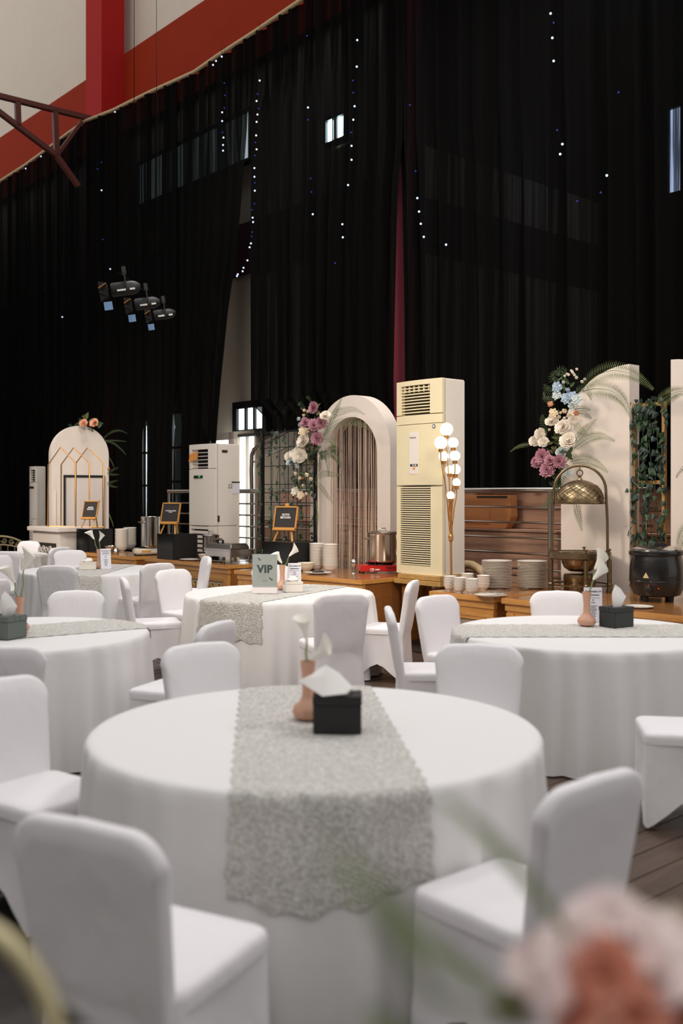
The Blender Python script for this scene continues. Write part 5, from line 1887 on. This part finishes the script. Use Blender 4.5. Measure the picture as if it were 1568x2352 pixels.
def ivy(label, u0, u1, a, z0, z1, vines, leaves, size, seed, edge=0.3):
    loc, hd = FR(u0, a, z0)
    v = thing('ivy_garland', label, 'ivy', loc, hd)
    rnd = random.Random(seed)
    w, h = u1 - u0, z1 - z0
    xs = []
    for k in range(vines):
        x = w * (k + 0.5) / vines + rnd.uniform(-0.02, 0.02)
        if k == 0:
            x = 0.005
        if k == vines - 1:
            x = w - 0.005
        pts = [(x + 0.018 * math.sin(i * 1.1 + k * 2), -0.028 + 0.008 * math.sin(i * 1.7 + k), h * (1 - i / 14)) for i in range(15)]
        part('vine', MB().tube(pts, 0.004, 5), M_VINE, v)
        xs.append(pts)
    for k in range(leaves):
        pts = xs[rnd.randrange(vines)]
        t = rnd.random() ** 1.15 * 13.99
        i = int(t)
        f = t - i
        p = [pts[i][c] * (1 - f) + pts[i + 1][c] * f for c in range(3)]
        s = size * rnd.uniform(0.65, 1.2)
        link('leaf', ivy_a if rnd.random() < 0.5 else ivy_b, v, (p[0] + rnd.uniform(-0.022, 0.022), p[1] - rnd.uniform(0.0, 0.03), p[2] + rnd.uniform(-0.02, 0.02)),
             (rnd.uniform(-0.7, 0.3), rnd.uniform(-0.9, 0.9), rnd.uniform(-0.9, 0.9)), (s, s, s))
    return v


# black wire mesh panel behind the SOTO BETAWI sign
ma = 8.44
m0, m1 = aw(603, 1100, ma)[0], aw(724, 1100, ma)[0]
mz = aw(640, 990, ma)[2]
loc, hd = FR(m0, ma, 0)
mp_ = thing('mesh_trellis', 'black wire mesh panel hung with ivy behind the SOTO BETAWI sign', 'trellis', loc, hd)
MW = m1 - m0
part('post', MB().box2((-0.02, -0.02, 0), (0.02, 0.02, mz)), M_BLACKM, mp_)
part('post', MB().box2((MW - 0.02, -0.02, 0), (MW + 0.02, 0.02, mz)), M_BLACKM, mp_)
part('frame_bar', MB().box2((0, -0.012, mz - 0.025), (MW, 0.012, mz)), M_BLACKM, mp_)
wire_h = MB().tube([(0, 0, 0), (MW, 0, 0)], 0.006, 5).mesh('wire', M_BLACKM)
wire_v = MB().tube([(0, 0, 0), (0, 0, mz)], 0.006, 5).mesh('wire', M_BLACKM)
for k in range(9):
    link('wire', wire_h, mp_, (0, 0, mz - 0.255 * (k + 0.9)))
for k in range(5):
    link('wire', wire_v, mp_, (MW * (k + 1) / 6, 0.004, 0))
ivy('sparse ivy hanging over the black wire mesh panel', m0, m1, ma - 0.01, 0.75, mz + 0.02, 7, 240, 0.062, 2)
# wooden trellis between the two half-arch boards
ta = 8.5
t0, t1 = aw(1453, 1100, ta)[0], aw(1529, 1100, ta)[0]
tz, tzm = aw(1490, 925, ta)[2], aw(1490, 1108, ta)[2]
loc, hd = FR(t0, ta, 0)
wt = thing('wooden_trellis', 'pale wooden trellis thick with ivy, between the two half-arch boards', 'trellis', loc, hd)
TW = t1 - t0
part('post', MB().box2((0, -0.02, 0), (0.035, 0.02, tz)), M_GILT, wt, bevel=0.003)
part('post', MB().box2((TW - 0.035, -0.02, 0), (TW, 0.02, tz)), M_GILT, wt, bevel=0.003)
part('cross_bar', MB().box2((0.035, -0.016, tz - 0.035), (TW - 0.035, 0.016, tz)), M_GILT, wt, bevel=0.003)
part('cross_bar', MB().box2((0.035, -0.016, tzm - 0.018), (TW - 0.035, 0.016, tzm + 0.018)), M_GILT, wt, bevel=0.003)
ivy('dense ivy hanging on the wooden trellis', t0, t1, ta - 0.005, 0.85, tz + 0.02, 7, 300, 0.066, 4)


# ------------------------------------------------------------------ flowers
def petals(mb, count, length, width, tilt, cup, h0=0.0, r0=0.08, phase=0.0, point=0.0, rnd=None):
    """ring of curved petals about +z"""
    for k in range(count):
        q = 2 * PI * (k + phase) / count + (rnd.uniform(-0.15, 0.15) if rnd else 0)
        tl = tilt + (rnd.uniform(-0.12, 0.12) if rnd else 0)
        ln = length * (rnd.uniform(0.88, 1.08) if rnd else 1)
        vs = []
        ns, nt = 4, 3
        for i in range(ns + 1):
            s = i / ns
            t_ = tl + cup * s
            rad = r0 + ln * s * math.cos(t_)
            hh = h0 + ln * s * math.sin(t_)
            wd = width * (math.sin(PI * min(0.98, 0.14 + s * (0.66 + 0.34 * point))) ** 0.8)
            for j in range(nt):
                a_ = -1 + j
                lift = 0.18 * wd * (a_ * a_)
                vs.append((rad * math.cos(q) - a_ * wd * math.sin(q), rad * math.sin(q) + a_ * wd * math.cos(q), hh + lift))
        fs = []
        for i in range(ns):
            for j in range(nt - 1):
                o = i * nt + j
                fs.append((o, o + 1, o + nt + 1, o + nt))
        mb.add(vs, fs)
    return mb


def flower_mesh(kind, m):
    rnd = random.Random(11)
    mb = MB()
    if kind == 'dahlia':
        petals(mb, 15, 0.90, 0.20, 0.0, 0.2, 0.0, 0.1, 0, 0.15, rnd)
        petals(mb, 14, 0.82, 0.19, 0.22, 0.2, 0.05, 0.09, 0.5, 0.15, rnd)
        petals(mb, 12, 0.72, 0.18, 0.46, 0.15, 0.1, 0.08, 0.2, 0.15, rnd)
        petals(mb, 10, 0.62, 0.17, 0.72, 0.1, 0.14, 0.06, 0.6, 0.15, rnd)
        petals(mb, 8, 0.52, 0.15, 1.0, 0.0, 0.18, 0.04, 0, 0.15, rnd)
        petals(mb, 5, 0.44, 0.13, 1.3, 0.0, 0.2, 0.02, 0.3, 0.15, rnd)
    elif kind == 'peony':
        petals(mb, 8, 0.94, 0.40, -0.05, 0.28, 0.0, 0.08, 0, 0, rnd)
        petals(mb, 8, 0.84, 0.36, 0.22, 0.28, 0.06, 0.07, 0.5, 0, rnd)
        petals(mb, 7, 0.72, 0.33, 0.46, 0.25, 0.12, 0.06, 0.2, 0, rnd)
        petals(mb, 7, 0.60, 0.28, 0.70, 0.2, 0.16, 0.05, 0.6, 0, rnd)
        petals(mb, 6, 0.50, 0.24, 0.95, 0.1, 0.2, 0.04, 0.1, 0, rnd)
        petals(mb, 5, 0.44, 0.20, 1.25, -0.15, 0.22, 0.02, 0.4, 0, rnd)
    elif kind == 'rose':
        petals(mb, 6, 0.95, 0.52, 0.55, 0.95, -0.2, 0.1, 0, 0, rnd)
        petals(mb, 5, 0.85, 0.46, 0.85, 0.85, -0.1, 0.08, 0.5, 0, rnd)
        petals(mb, 4, 0.7, 0.36, 1.1, 0.7, 0.0, 0.05, 0.2, 0, rnd)
        mb.sphere((0, 0, 0.2), 0.3, 8, 6)
    elif kind == 'cluster':
        mb.sphere((0, 0, -0.1), 0.6, 10, 7)
        for k in range(16):
            q, rr_ = 2.399 * k, 0.82 * math.sqrt((k + 0.5) / 16)
            c = (rr_ * math.cos(q), rr_ * math.sin(q), 0.5 * math.sqrt(max(0, 1 - rr_ * rr_)) + rnd.uniform(-0.05, 0.08))
            sub = MB()
            petals(sub, 5, 0.26, 0.15, 0.3, 0.3, 0, 0.03, rnd.random(), 0, rnd)
            mb.add([(x + c[0], y + c[1], z + c[2]) for x, y, z in sub.v], sub.f)
    return mb.mesh(kind, m, smooth=True)


FM = {}


def flower_me(kind, m):
    k = (kind, m.name)
    if k not in FM:
        FM[k] = flower_mesh(kind, m)
    return FM[k]


def frond_mesh(path, leaf, m, n=34, droop=0.25, normal=(0, -1, 0)):
    """fern frond: mid rib with paired tapering leaflets"""
    P = [Vector(p) for p in path]
    # Catmull-Rom resample
    pts = []
    for i in range(len(P) - 1):
        p0, p1, p2, p3 = P[max(0, i - 1)], P[i], P[i + 1], P[min(len(P) - 1, i + 2)]
        for k in range(8):
            t = k / 8
            pts.append(0.5 * ((2 * p1) + (p2 - p0) * t + (2 * p0 - 5 * p1 + 4 * p2 - p3) * t * t + (3 * p1 - p0 - 3 * p2 + p3) * t ** 3))
    pts.append(P[-1])
    mb = MB().tube(pts, 0.004, 4, taper=0.3)
    N = Vector(normal)
    total = sum((pts[i + 1] - pts[i]).length for i in range(len(pts) - 1))
    n = max(10, min(48, int(total / 0.017)))
    L = len(pts) - 1
    for k in range(n):
        t = 0.08 + 0.92 * k / n
        f = t * L
        i = min(int(f), L - 1)
        p = pts[i].lerp(pts[i + 1], f - i)
        d = (pts[i + 1] - pts[i]).normalized()
        side = d.cross(N)
        if side.length < 1e-4:
            side = d.orthogonal()
        side.normalize()
        ll = leaf * (math.sin(PI * (0.12 + 0.85 * t) ** 0.8) * 0.75 + 0.25) * (1 - 0.5 * t * t)
        for sg in (-1, 1):
            e = p + side * sg * ll + d * ll * 0.35 - N * ll * -droop * -1 * 0.3
            w = d * min(ll * 0.07 + 0.0015, 0.0048)
            mid = p.lerp(e, 0.45) + N * ll * 0.05
            mb.add([p, mid - w, e, mid + w], [(0, 1, 2, 3)])
    return mb


def arrangement(label, a, items, fronds, leaves, cx_, cy_, group=None, name='flower_arrangement'):
    c = aw(cx_, cy_, a)
    loc, hd = FR(c[0], a, c[2])
    f = thing(name, label, 'flowers', loc, hd, group)
    rnd = random.Random(int(cx_))
    for (kind, m, px, py, r, da) in items:
        q = aw(px, py, a + da)
        Y = q[1] * AY - q[0] * AX  # depth from the camera... along +Y
        Y = UY * q[0] + AY * q[1]
        rr = r / FPX * Y
        # face the room, tipped a little up and sideways
        e = Euler((math.radians(76 + rnd.uniform(-22, 14)), 0, math.radians(32 + rnd.uniform(-26, 26))))
        link(kind, flower_me(kind, m), f, (q[0] - c[0], da, q[2] - c[2]), e, (rr * 1.2, rr * 1.2, rr * 1.2))
    for (m, leaf, pts) in fronds:
        path = []
        for (px, py, da) in pts:
            q = aw(px, py, a + da)
            path.append((q[0] - c[0], da, q[2] - c[2]))
        part('fern_frond', frond_mesh(path, leaf, m), m, f)
    for (px, py, n_, spread, m, size) in leaves:
        for k in range(n_):
            q = aw(px + rnd.gauss(0, spread), py + rnd.gauss(0, spread), a + rnd.uniform(0.01, 0.09))
            s = size * rnd.uniform(0.7, 1.3)
            link('leaf', broad_me[m.name], f, (q[0] - c[0], q[1] - a, q[2] - c[2]), (rnd.uniform(-0.8, 0.8), rnd.uniform(-3, 3), rnd.uniform(-0.8, 0.8)), (s, s, s))
    return f


bl = MB().add([(0, 0, 0), (-0.18, -0.03, 0.25), (-0.22, -0.05, 0.5), (-0.12, -0.05, 0.8), (0, 0, 1.0), (0.12, -0.05, 0.8), (0.22, -0.05, 0.5), (0.18, -0.03, 0.25), (0, 0.02, 0.5)],
              [(0, 1, 8), (1, 2, 8), (2, 3, 8), (3, 4, 8), (4, 5, 8), (5, 6, 8), (6, 7, 8), (7, 0, 8)])
broad_me = {m.name: bl.mesh('leaf', m) for m in (M_LEAF, M_FERND, M_IVYD, M_IVY)}

D_, P_, R_, C_ = 'dahlia', 'peony', 'rose', 'cluster'
arrangement('mauve and white flowers with ferns on the left leg of the open arch', 8.36,
            [(D_, M_MAUVE, 721, 937, 13, -0.03), (D_, M_MAUVE, 701, 971, 11, 0), (D_, M_MAUVE, 721, 978, 14, -0.06), (D_, M_MAUVE, 737, 973, 13, -0.02), (D_, M_MAUVE, 728, 1007, 14, -0.03),
             (R_, M_BUD, 698, 944, 6, 0), (R_, M_BUD, 708, 946, 6, 0), (R_, M_BUD, 697, 955, 5.5, 0), (R_, M_PALEB, 687, 963, 7, 0.02), (R_, M_PALEB, 690, 977, 8, 0.02), (R_, M_BUD, 698, 962, 5, 0.01),
             (C_, M_BUD, 699, 992, 12, 0), (R_, M_BUD, 690, 993, 5, 0), (R_, M_BUD, 701, 998, 4, -0.02), (P_, M_PEONY, 698, 1013, 15, -0.02), (P_, M_PEONY, 689, 1036, 13, 0), (P_, M_PEONY, 688, 1048, 15, -0.04), (P_, M_PEONY, 677, 1043, 11, 0),
             (P_, M_PEONY, 666, 1049, 11, 0.02), (P_, M_PALEB, 669, 1062, 10, 0.01), (R_, M_PALEB, 684, 1071, 9, -0.01), (R_, M_BUD, 680, 1088, 7, 0), (R_, M_BUD, 689, 1100, 7, -0.01), (R_, M_ORNG, 696, 1099, 4, -0.02),
             (R_, M_BUD, 706, 1091, 8, -0.03), (R_, M_BUD, 714, 1101, 8, -0.02), (R_, M_BUD, 697, 1117, 6, 0), (C_, M_PEONY, 680, 1130, 10, 0.02), (R_, M_PEONY, 672, 1125, 6, 0.02), (C_, M_BUD, 692, 1138, 9, 0), (P_, M_PEONY, 747, 956, 11, -0.05), (R_, M_PEONY, 705, 1135, 6, 0)],
            [(M_FERN, 0.075, [(742, 1000, 0), (765, 955, -0.1), (785, 945, -0.16), (812, 940, -0.18), (838, 952, -0.16)]),
             (M_FERN, 0.07, [(740, 1010, 0), (760, 965, -0.1), (774, 938, -0.14), (784, 915, -0.14)]),
             (M_FERN, 0.08, [(745, 1000, 0), (770, 975, -0.12), (800, 968, -0.18), (830, 975, -0.2), (855, 990, -0.18)]),
             (M_FERND, 0.075, [(738, 1050, 0), (755, 1035, -0.1), (770, 1031, -0.14), (790, 1039, -0.16)]),
             (M_FERND, 0.085, [(740, 1050, 0), (760, 1040, -0.12), (775, 1055, -0.18), (782, 1075, -0.2)]),
             (M_FERND, 0.08, [(735, 1050, 0), (748, 1045, -0.1), (754, 1070, -0.16), (754, 1095, -0.18)]),
             (M_FERND, 0.07, [(735, 1045, 0), (735, 1060, -0.1), (732, 1085, -0.12)]),
             (M_FERN, 0.06, [(722, 1100, 0), (745, 1088, -0.1), (765, 1090, -0.16), (790, 1092, -0.16)]),
             (M_FERN, 0.055, [(722, 1105, 0), (738, 1120, -0.1), (752, 1140, -0.14), (768, 1160, -0.14)]),
             (M_FERN, 0.045, [(726, 1150, 0), (729, 1180, -0.1), (728, 1205, -0.1), (727, 1230, -0.08)]),
             (M_FERND, 0.05, [(700, 940, 0.05), (690, 928, 0), (684, 930, -0.02)]), (M_FERND, 0.05, [(715, 930, 0.05), (710, 916, 0), (702, 912, -0.02)]),
             (M_FERND, 0.06, [(700, 1110, 0.03), (690, 1118, -0.05), (672, 1122, -0.06)]), (M_FERND, 0.06, [(702, 1110, 0.03), (708, 1122, -0.05), (711, 1135, -0.06)]),
             (M_FERN, 0.06, [(738, 1010, 0), (760, 1010, -0.1), (768, 1030, -0.12), (772, 1060, -0.12)])],
            [(715, 960, 12, 12, M_LEAF, 0.08), (722, 1000, 12, 10, M_FERND, 0.09), (705, 1030, 14, 9, M_LEAF, 0.08), (710, 1060, 16, 9, M_LEAF, 0.08), (698, 1090, 14, 10, M_FERND, 0.08), (692, 1120, 12, 10, M_FERND, 0.08), (725, 1040, 10, 8, M_FERND, 0.09)],
            705, 1030)
arrangement('tall spray of white, blue and mauve flowers with ferns on the right half-arch board', 8.22,
            [(R_, M_PEONY, 1313, 855, 5.5, 0), (R_, M_PEONY, 1306, 862, 5, 0), (R_, M_PEONY, 1324, 849, 5, 0), (R_, M_PEONY, 1319, 862, 5, -0.02), (R_, M_PEONY, 1323, 868, 6, -0.01), (R_, M_PEONY, 1296, 864, 5, 0), (R_, M_PEONY, 1302, 860, 5, 0), (R_, M_PEONY, 1311, 852, 4.5, 0), (R_, M_PEONY, 1336, 877, 6, -0.03), (R_, M_PEONY, 1342, 872, 5, -0.02), (R_, M_PEONY, 1316, 858, 4.5, -0.03),
             (C_, M_BLUE, 1282, 890, 12, 0), (R_, M_PALEB, 1293, 879, 6, 0), (R_, M_BLUE, 1303, 897, 8, -0.02), (C_, M_PALEB, 1281, 908, 11, 0), (C_, M_BLUE, 1302, 916, 12, -0.02), (C_, M_BLUE, 1314, 912, 11, -0.02), (C_, M_PALEB, 1324, 919, 12, -0.03), (C_, M_PALEB, 1313, 932, 11, -0.01),
             (R_, M_PEACH, 1265, 930, 10.5, 0), (R_, M_ORNG, 1322, 951, 9, -0.03), (R_, M_BUD, 1295, 946, 9, -0.01), (R_, M_BUD, 1307, 954, 8, -0.02), (C_, M_BUD, 1270, 949, 10, 0), (R_, M_BUD, 1284, 958, 7, 0), (R_, M_PEONY, 1296, 961, 5, -0.03), (R_, M_BUD, 1288, 949, 5, -0.02),
             (P_, M_PEONY, 1267, 969, 13, 0), (P_, M_PEONY, 1293, 982, 16, -0.03), (P_, M_PEONY, 1315, 967, 11, -0.02), (P_, M_PEONY, 1306, 1013, 18, -0.04), (P_, M_PEONY, 1240, 997, 12, 0.02), (P_, M_PEONY, 1228, 1014, 12, 0.02), (P_, M_PEONY, 1248, 1016, 11, 0), (P_, M_PALEB, 1290, 1038, 12, 0.02), (R_, M_BUD, 1262, 988, 5, 0), (P_, M_PALEB, 1302, 1086, 9, 0.03),
             (D_, M_MAUVE, 1246, 1050, 17, -0.02), (D_, M_MAUVE, 1284, 1061, 14, -0.03), (D_, M_MAUVE, 1256, 1081, 16, -0.05), (D_, M_MAUVE, 1232, 1064, 13, 0), (D_, M_MAUVE, 1262, 1058, 12, -0.04)],
            [(M_FERN, 0.105, [(1335, 898, 0), (1362, 868, -0.1), (1400, 852, -0.18), (1440, 856, -0.2), (1472, 872, -0.2), (1500, 895, -0.2)]),
             (M_FERN, 0.105, [(1340, 898, 0), (1370, 893, -0.1), (1405, 899, -0.16), (1432, 922, -0.18), (1448, 958, -0.18)]),
             (M_FERND, 0.05, [(1320, 900, 0), (1340, 892, 0), (1354, 905, -0.05), (1356, 920, -0.05)]),
             (M_FERND, 0.06, [(1285, 870, 0.05), (1272, 876, 0.02), (1266, 862, 0), (1275, 852, 0)]),
             (M_FERND, 0.07, [(1300, 860, 0.05), (1285, 852, 0.03), (1276, 862, 0.02)]), (M_FERND, 0.06, [(1275, 900, 0.05), (1256, 896, 0.02), (1250, 882, 0)]), (M_FERND, 0.05, [(1275, 915, 0.05), (1258, 918, 0.02), (1245, 914, 0)]),
             (M_FERND, 0.04, [(1318, 940, 0), (1340, 938, -0.05), (1356, 942, -0.05)]), (M_FERND, 0.04, [(1318, 950, 0), (1345, 952, -0.05), (1358, 962, -0.05)]),
             (M_FERN, 0.055, [(1318, 1015, 0), (1335, 995, -0.08), (1352, 978, -0.1), (1370, 962, -0.1)]),
             (M_FERN, 0.07, [(1318, 1030, 0), (1345, 1010, -0.1), (1378, 1001, -0.14), (1412, 1013, -0.14)]),
             (M_FERN, 0.06, [(1318, 975, 0), (1335, 990, -0.06), (1350, 1000, -0.08)]),
             (M_FERN, 0.075, [(1310, 1060, 0), (1340, 1055, -0.1), (1370, 1065, -0.14), (1396, 1085, -0.14)]),
             (M_FERND, 0.06, [(1255, 1000, 0.05), (1246, 970, 0.02), (1246, 952, 0)]),
             (M_FERN, 0.03, [(1235, 1018, 0.05), (1205, 1022, 0), (1185, 1028, 0), (1171, 1038, 0)]),
             (M_FERND, 0.07, [(1290, 1110, 0.05), (1272, 1135, 0), (1255, 1158, 0), (1238, 1168, 0)]),
             (M_FERND, 0.08, [(1300, 1060, 0.05), (1285, 1105, 0), (1280, 1140, 0.02)]),
             (M_FERN, 0.06, [(1318, 1130, 0.05), (1324, 1165, 0), (1330, 1195, 0), (1336, 1220, 0)])],
            [(1300, 875, 14, 14, M_FERND, 0.07), (1290, 930, 12, 14, M_IVYD, 0.06), (1285, 1000, 22, 11, M_LEAF, 0.075), (1275, 1025, 18, 10, M_LEAF, 0.075), (1270, 1095, 14, 14, M_IVYD, 0.07), (1305, 1045, 12, 10, M_FERND, 0.07)],
            1290, 980)
# sprig on top of the small arched panel and ferns at its side
arrangement('peach blossoms with ferns on top of and beside the small arched panel', 8.46,
            [(P_, M_PEACH, 192, 972, 8, 0), (P_, M_PEACH, 217, 972, 9, 0), (R_, M_ORNG, 199, 977, 5, -0.02), (R_, M_PEACH, 224, 976, 5, 0), (R_, M_ORNG, 250, 1078, 5, 0)],
            [(M_FERND, 0.03, [(236, 1008, 0.05), (255, 993, 0), (275, 989, 0), (292, 996, 0)]), (M_FERND, 0.03, [(238, 1012, 0.05), (260, 1018, 0), (280, 1034, 0), (289, 1045, 0)]), (M_FERND, 0.025, [(238, 1012, 0.05), (265, 1012, 0), (290, 1014, 0)]),
             (M_FERND, 0.035, [(246, 1085, 0.05), (258, 1080, 0), (272, 1073, 0)]), (M_FERND, 0.035, [(246, 1088, 0.05), (258, 1090, 0), (273, 1090, 0)]), (M_FERND, 0.035, [(246, 1110, 0.05), (258, 1107, 0), (270, 1103, 0)]), (M_FERND, 0.035, [(246, 1112, 0.05), (258, 1117, 0), (270, 1119, 0)]),
             (M_FERN, 0.03, [(249, 1178, 0.05), (256, 1195, 0), (261, 1211, 0)]), (M_FERND, 0.03, [(250, 1050, 0.05), (258, 1064, 0), (262, 1074, 0)])],
            [(172, 975, 5, 5, M_IVY, 0.13), (182, 966, 4, 3, M_IVY, 0.14), (198, 962, 4, 3, M_LEAF, 0.16), (226, 968, 4, 4, M_IVY, 0.12), (208, 978, 4, 5, M_LEAF, 0.1)],
            205, 976)
# fern fronds at the right edge
arrangement('fern fronds on the half-arch board at the right edge', 8.26, [],
            [(M_FERN, 0.09, [(1508, 925, 0.05), (1530, 912, -0.05), (1556, 900, -0.08), (1600, 896, -0.08)]), (M_FERN, 0.08, [(1600, 1180, 0.05), (1575, 1215, -0.05), (1562, 1245, -0.06), (1556, 1275, -0.06)]), (M_FERND, 0.03, [(1590, 1068, 0.05), (1570, 1075, 0), (1556, 1090, -0.02), (1553, 1098, -0.02)])],
            [(1510, 921, 4, 6, M_IVYD, 0.06)], 1560, 1000)

# ------------------------------------------------------------------ cardboard and hose by the railing
k0, k1 = aw(1066, 1180, 9.06)[0], aw(1174, 1180, 9.06)[0]
kz1 = aw(1110, 1137, 9.06)[2]
loc, hd = FR(k0, 9.06, 1.287)
kb = thing('cardboard_box', 'flattened brown cardboard box on the tribune step behind the railing', 'cardboard box', loc, hd)
KW, KH = k1 - k0, kz1 - 1.287
part('panel', MB().prism([(0, 0), (KW - 0.09, 0), (KW, KH * 0.35), (KW - 0.01, KH), (0, KH)], 0, 0.12), M_CARD, kb, bevel=0.006)
part('flap', MB().box2((0.02, -0.012, KH * 0.18), (KW * 0.55, 0.0, KH * 0.62)), M_CARD, kb, bevel=0.004)
part('hand_slot', MB().box2((0.2, -0.004, KH - 0.03), (KW - 0.06, 0.001, KH - 0.012)), M_DARK, kb)
h0 = [aw(x, y, 8.55) for x, y in ((1060, 1300), (1072, 1296), (1085, 1298), (1098, 1306), (1112, 1318), (1130, 1326))]
hz = thing('wrapped_hose', 'beige wrapped hose lying behind the dinner plates', 'hose', *FR(h0[2][0], 8.55, 0.0))
part('hose', MB().tube([(p[0] - h0[2][0], 0, p[2]) for p in h0] + [(h0[5][0] - h0[2][0] + 0.2, 0.05, 0.5), (h0[5][0] - h0[2][0] + 0.3, 0.05, 0.06)], 0.048, 12), M_HOSE, hz, smooth='auto')
part('hose_end', MB().tube([(h0[0][0] - h0[2][0] - 0.0, 0, h0[0][2]), (h0[0][0] - h0[2][0] - 0.25, 0.02, h0[0][2] - 0.2), (h0[0][0] - h0[2][0] - 0.3, 0.02, 0.06)], 0.045, 12), M_HOSE, hz, smooth='auto')


# ------------------------------------------------------------------ blurred foreground: flower stand and pale gold hoop
fx, fy, fz = at(1420, 2330, 0.86)
fs_ = thing('flower_stand', 'slim gold stand topped with blurred blush and coral flowers in the foreground', 'flowers', (fx, fy, 0))
part('pole', MB().tube([(0, 0, 0.02), (0, 0, fz - 0.10)], 0.012, 10), M_PALEG, fs_, smooth='auto')
part('base', MB().lathe([(0.16, 0), (0.16, 0.012), (0.02, 0.025)], 32), M_PALEG, fs_, smooth='auto')
part('bowl', MB().lathe([(0.012, fz - 0.14), (0.05, fz - 0.12), (0.085, fz - 0.07), (0.08, fz - 0.07), (0.0, fz - 0.11)], 24), M_PALEG, fs_, smooth='auto')
rnd = random.Random(4)
for (kind, m, px, py, r, dy) in [(P_, M_PINK, 1390, 2130, 95, 0.02), (P_, M_PINK, 1330, 2190, 90, -0.02), (P_, M_PINK, 1460, 2170, 95, 0.0), (P_, M_PINK, 1250, 2215, 85, 0.02), (P_, M_CORAL, 1380, 2250, 95, -0.04), (P_, M_PINK, 1235, 2280, 70, -0.05), (P_, M_PINK, 1500, 2250, 95, -0.03), (P_, M_PINK, 1545, 2190, 90, 0.02), (P_, M_CORAL, 1320, 2320, 80, -0.05), (P_, M_CORAL, 1450, 2340, 90, -0.05), (P_, M_PINK, 1210, 2220, 55, 0.04), (P_, M_CORAL, 1570, 2330, 80, 0.0), (P_, M_PEONY, 1545, 2135, 60, 0.10), (R_, M_PEACH, 1580, 2260, 60, -0.02)]:
    q = at(px, py, fy + dy)
    s = r / FPX * fy
    link(kind, flower_me(kind, m), fs_, (q[0] - fx, q[1] - fy, q[2]), (math.radians(55 + rnd.uniform(-30, 25)), 0, math.radians(rnd.uniform(-40, 40))), (s, s, s))


def blade(name, pts, w, m, dep):
    """thin curved leaf following photo positions at given distances"""
    P3 = []
    for (px, py, d_) in pts:
        q = at(px, py, d_)
        P3.append(Vector((q[0] - fx, q[1] - fy, q[2])))
    mb = MB()
    n = len(P3)
    vs, fs = [], []
    for i, p in enumerate(P3):
        t = (P3[min(i + 1, n - 1)] - P3[max(i - 1, 0)]).normalized()
        sd = t.cross(Vector((0, -1, 0.3))).normalized()
        ww = w * math.sin(PI * (0.1 + 0.88 * i / (n - 1)))
        vs += [p - sd * ww, p + Vector((0, 0.002, 0)), p + sd * ww]
    for i in range(n - 1):
        for j in range(2):
            fs.append((3 * i + j, 3 * i + j + 1, 3 * i + 3 + j + 1, 3 * i + 3 + j))
    mb.add(vs, fs)
    part(name, mb, m, fs_, smooth=True)


blade('leaf_blade', [(1330, 2190, 0.86), (1270, 2100, 0.80), (1200, 2010, 0.76), (1120, 1920, 0.74), (1050, 1860, 0.74), (990, 1822, 0.75)], 0.0055, M_BLADE, 0)
blade('leaf_blade', [(1200, 2330, 0.8), (1120, 2270, 0.7), (1040, 2210, 0.64), (960, 2150, 0.6), (905, 2085, 0.6), (880, 2030, 0.6)], 0.006, M_BLADE, 0)
blade('leaf_blade', [(1150, 2352, 0.72), (1000, 2290, 0.58), (900, 2150, 0.5), (850, 2040, 0.47), (790, 1985, 0.47), (735, 1950, 0.48)], 0.005, M_BLADE, 0)
blade('leaf_blade', [(1000, 2420, 0.7), (920, 2390, 0.62), (870, 2350, 0.6), (840, 2300, 0.6)], 0.008, M_BLADE, 0)
blade('leaf_blade', [(1240, 2352, 0.84), (1190, 2320, 0.78), (1150, 2300, 0.76), (1120, 2310, 0.74)], 0.014, M_LEAF, 0)

gx, gy, gz = at(-186, 2440, 0.92)
hp_ = thing('hoop_stand', 'pale gold metal hoop on a stand, blurred in the lower left corner', 'stand', (gx, gy, 0))
hr_ = 0.128
part('hoop', MB().tube([(hr_ * math.cos(2 * PI * k / 40), 0.02 * math.sin(2 * PI * k / 40), gz + hr_ * math.sin(2 * PI * k / 40)) for k in range(40)], 0.0105, 10, closed=True), M_PALEG, hp_, smooth=True)
part('pole', MB().tube([(0, 0, 0.02), (0, 0, gz - hr_)], 0.011, 10), M_PALEG, hp_, smooth='auto')
part('base', MB().lathe([(0.13, 0), (0.13, 0.012), (0.02, 0.025)], 28), M_PALEG, hp_, smooth='auto')
for k in range(26):
    q = rnd.uniform(0, 2 * PI)
    r = hr_ * rnd.uniform(0.25, 0.8)
    s = rnd.uniform(0.04, 0.075)
    link('leaf', broad_me[M_IVYD.name if k % 4 else M_LEAF.name], hp_, (r * math.cos(q), rnd.uniform(0.0, 0.05), gz + r * math.sin(q)), (rnd.uniform(-0.8, 0.8), rnd.uniform(-3, 3), rnd.uniform(-0.8, 0.8)), (s, s, s))
part('twig', MB().tube([(-hr_, 0, gz), (0, 0.025, gz + 0.01), (hr_, 0, gz)], 0.004, 6).tube([(0, 0, gz - hr_), (0.0, 0.025, gz), (0.02, 0.0, gz + hr_)], 0.004, 6), M_VINE, hp_)
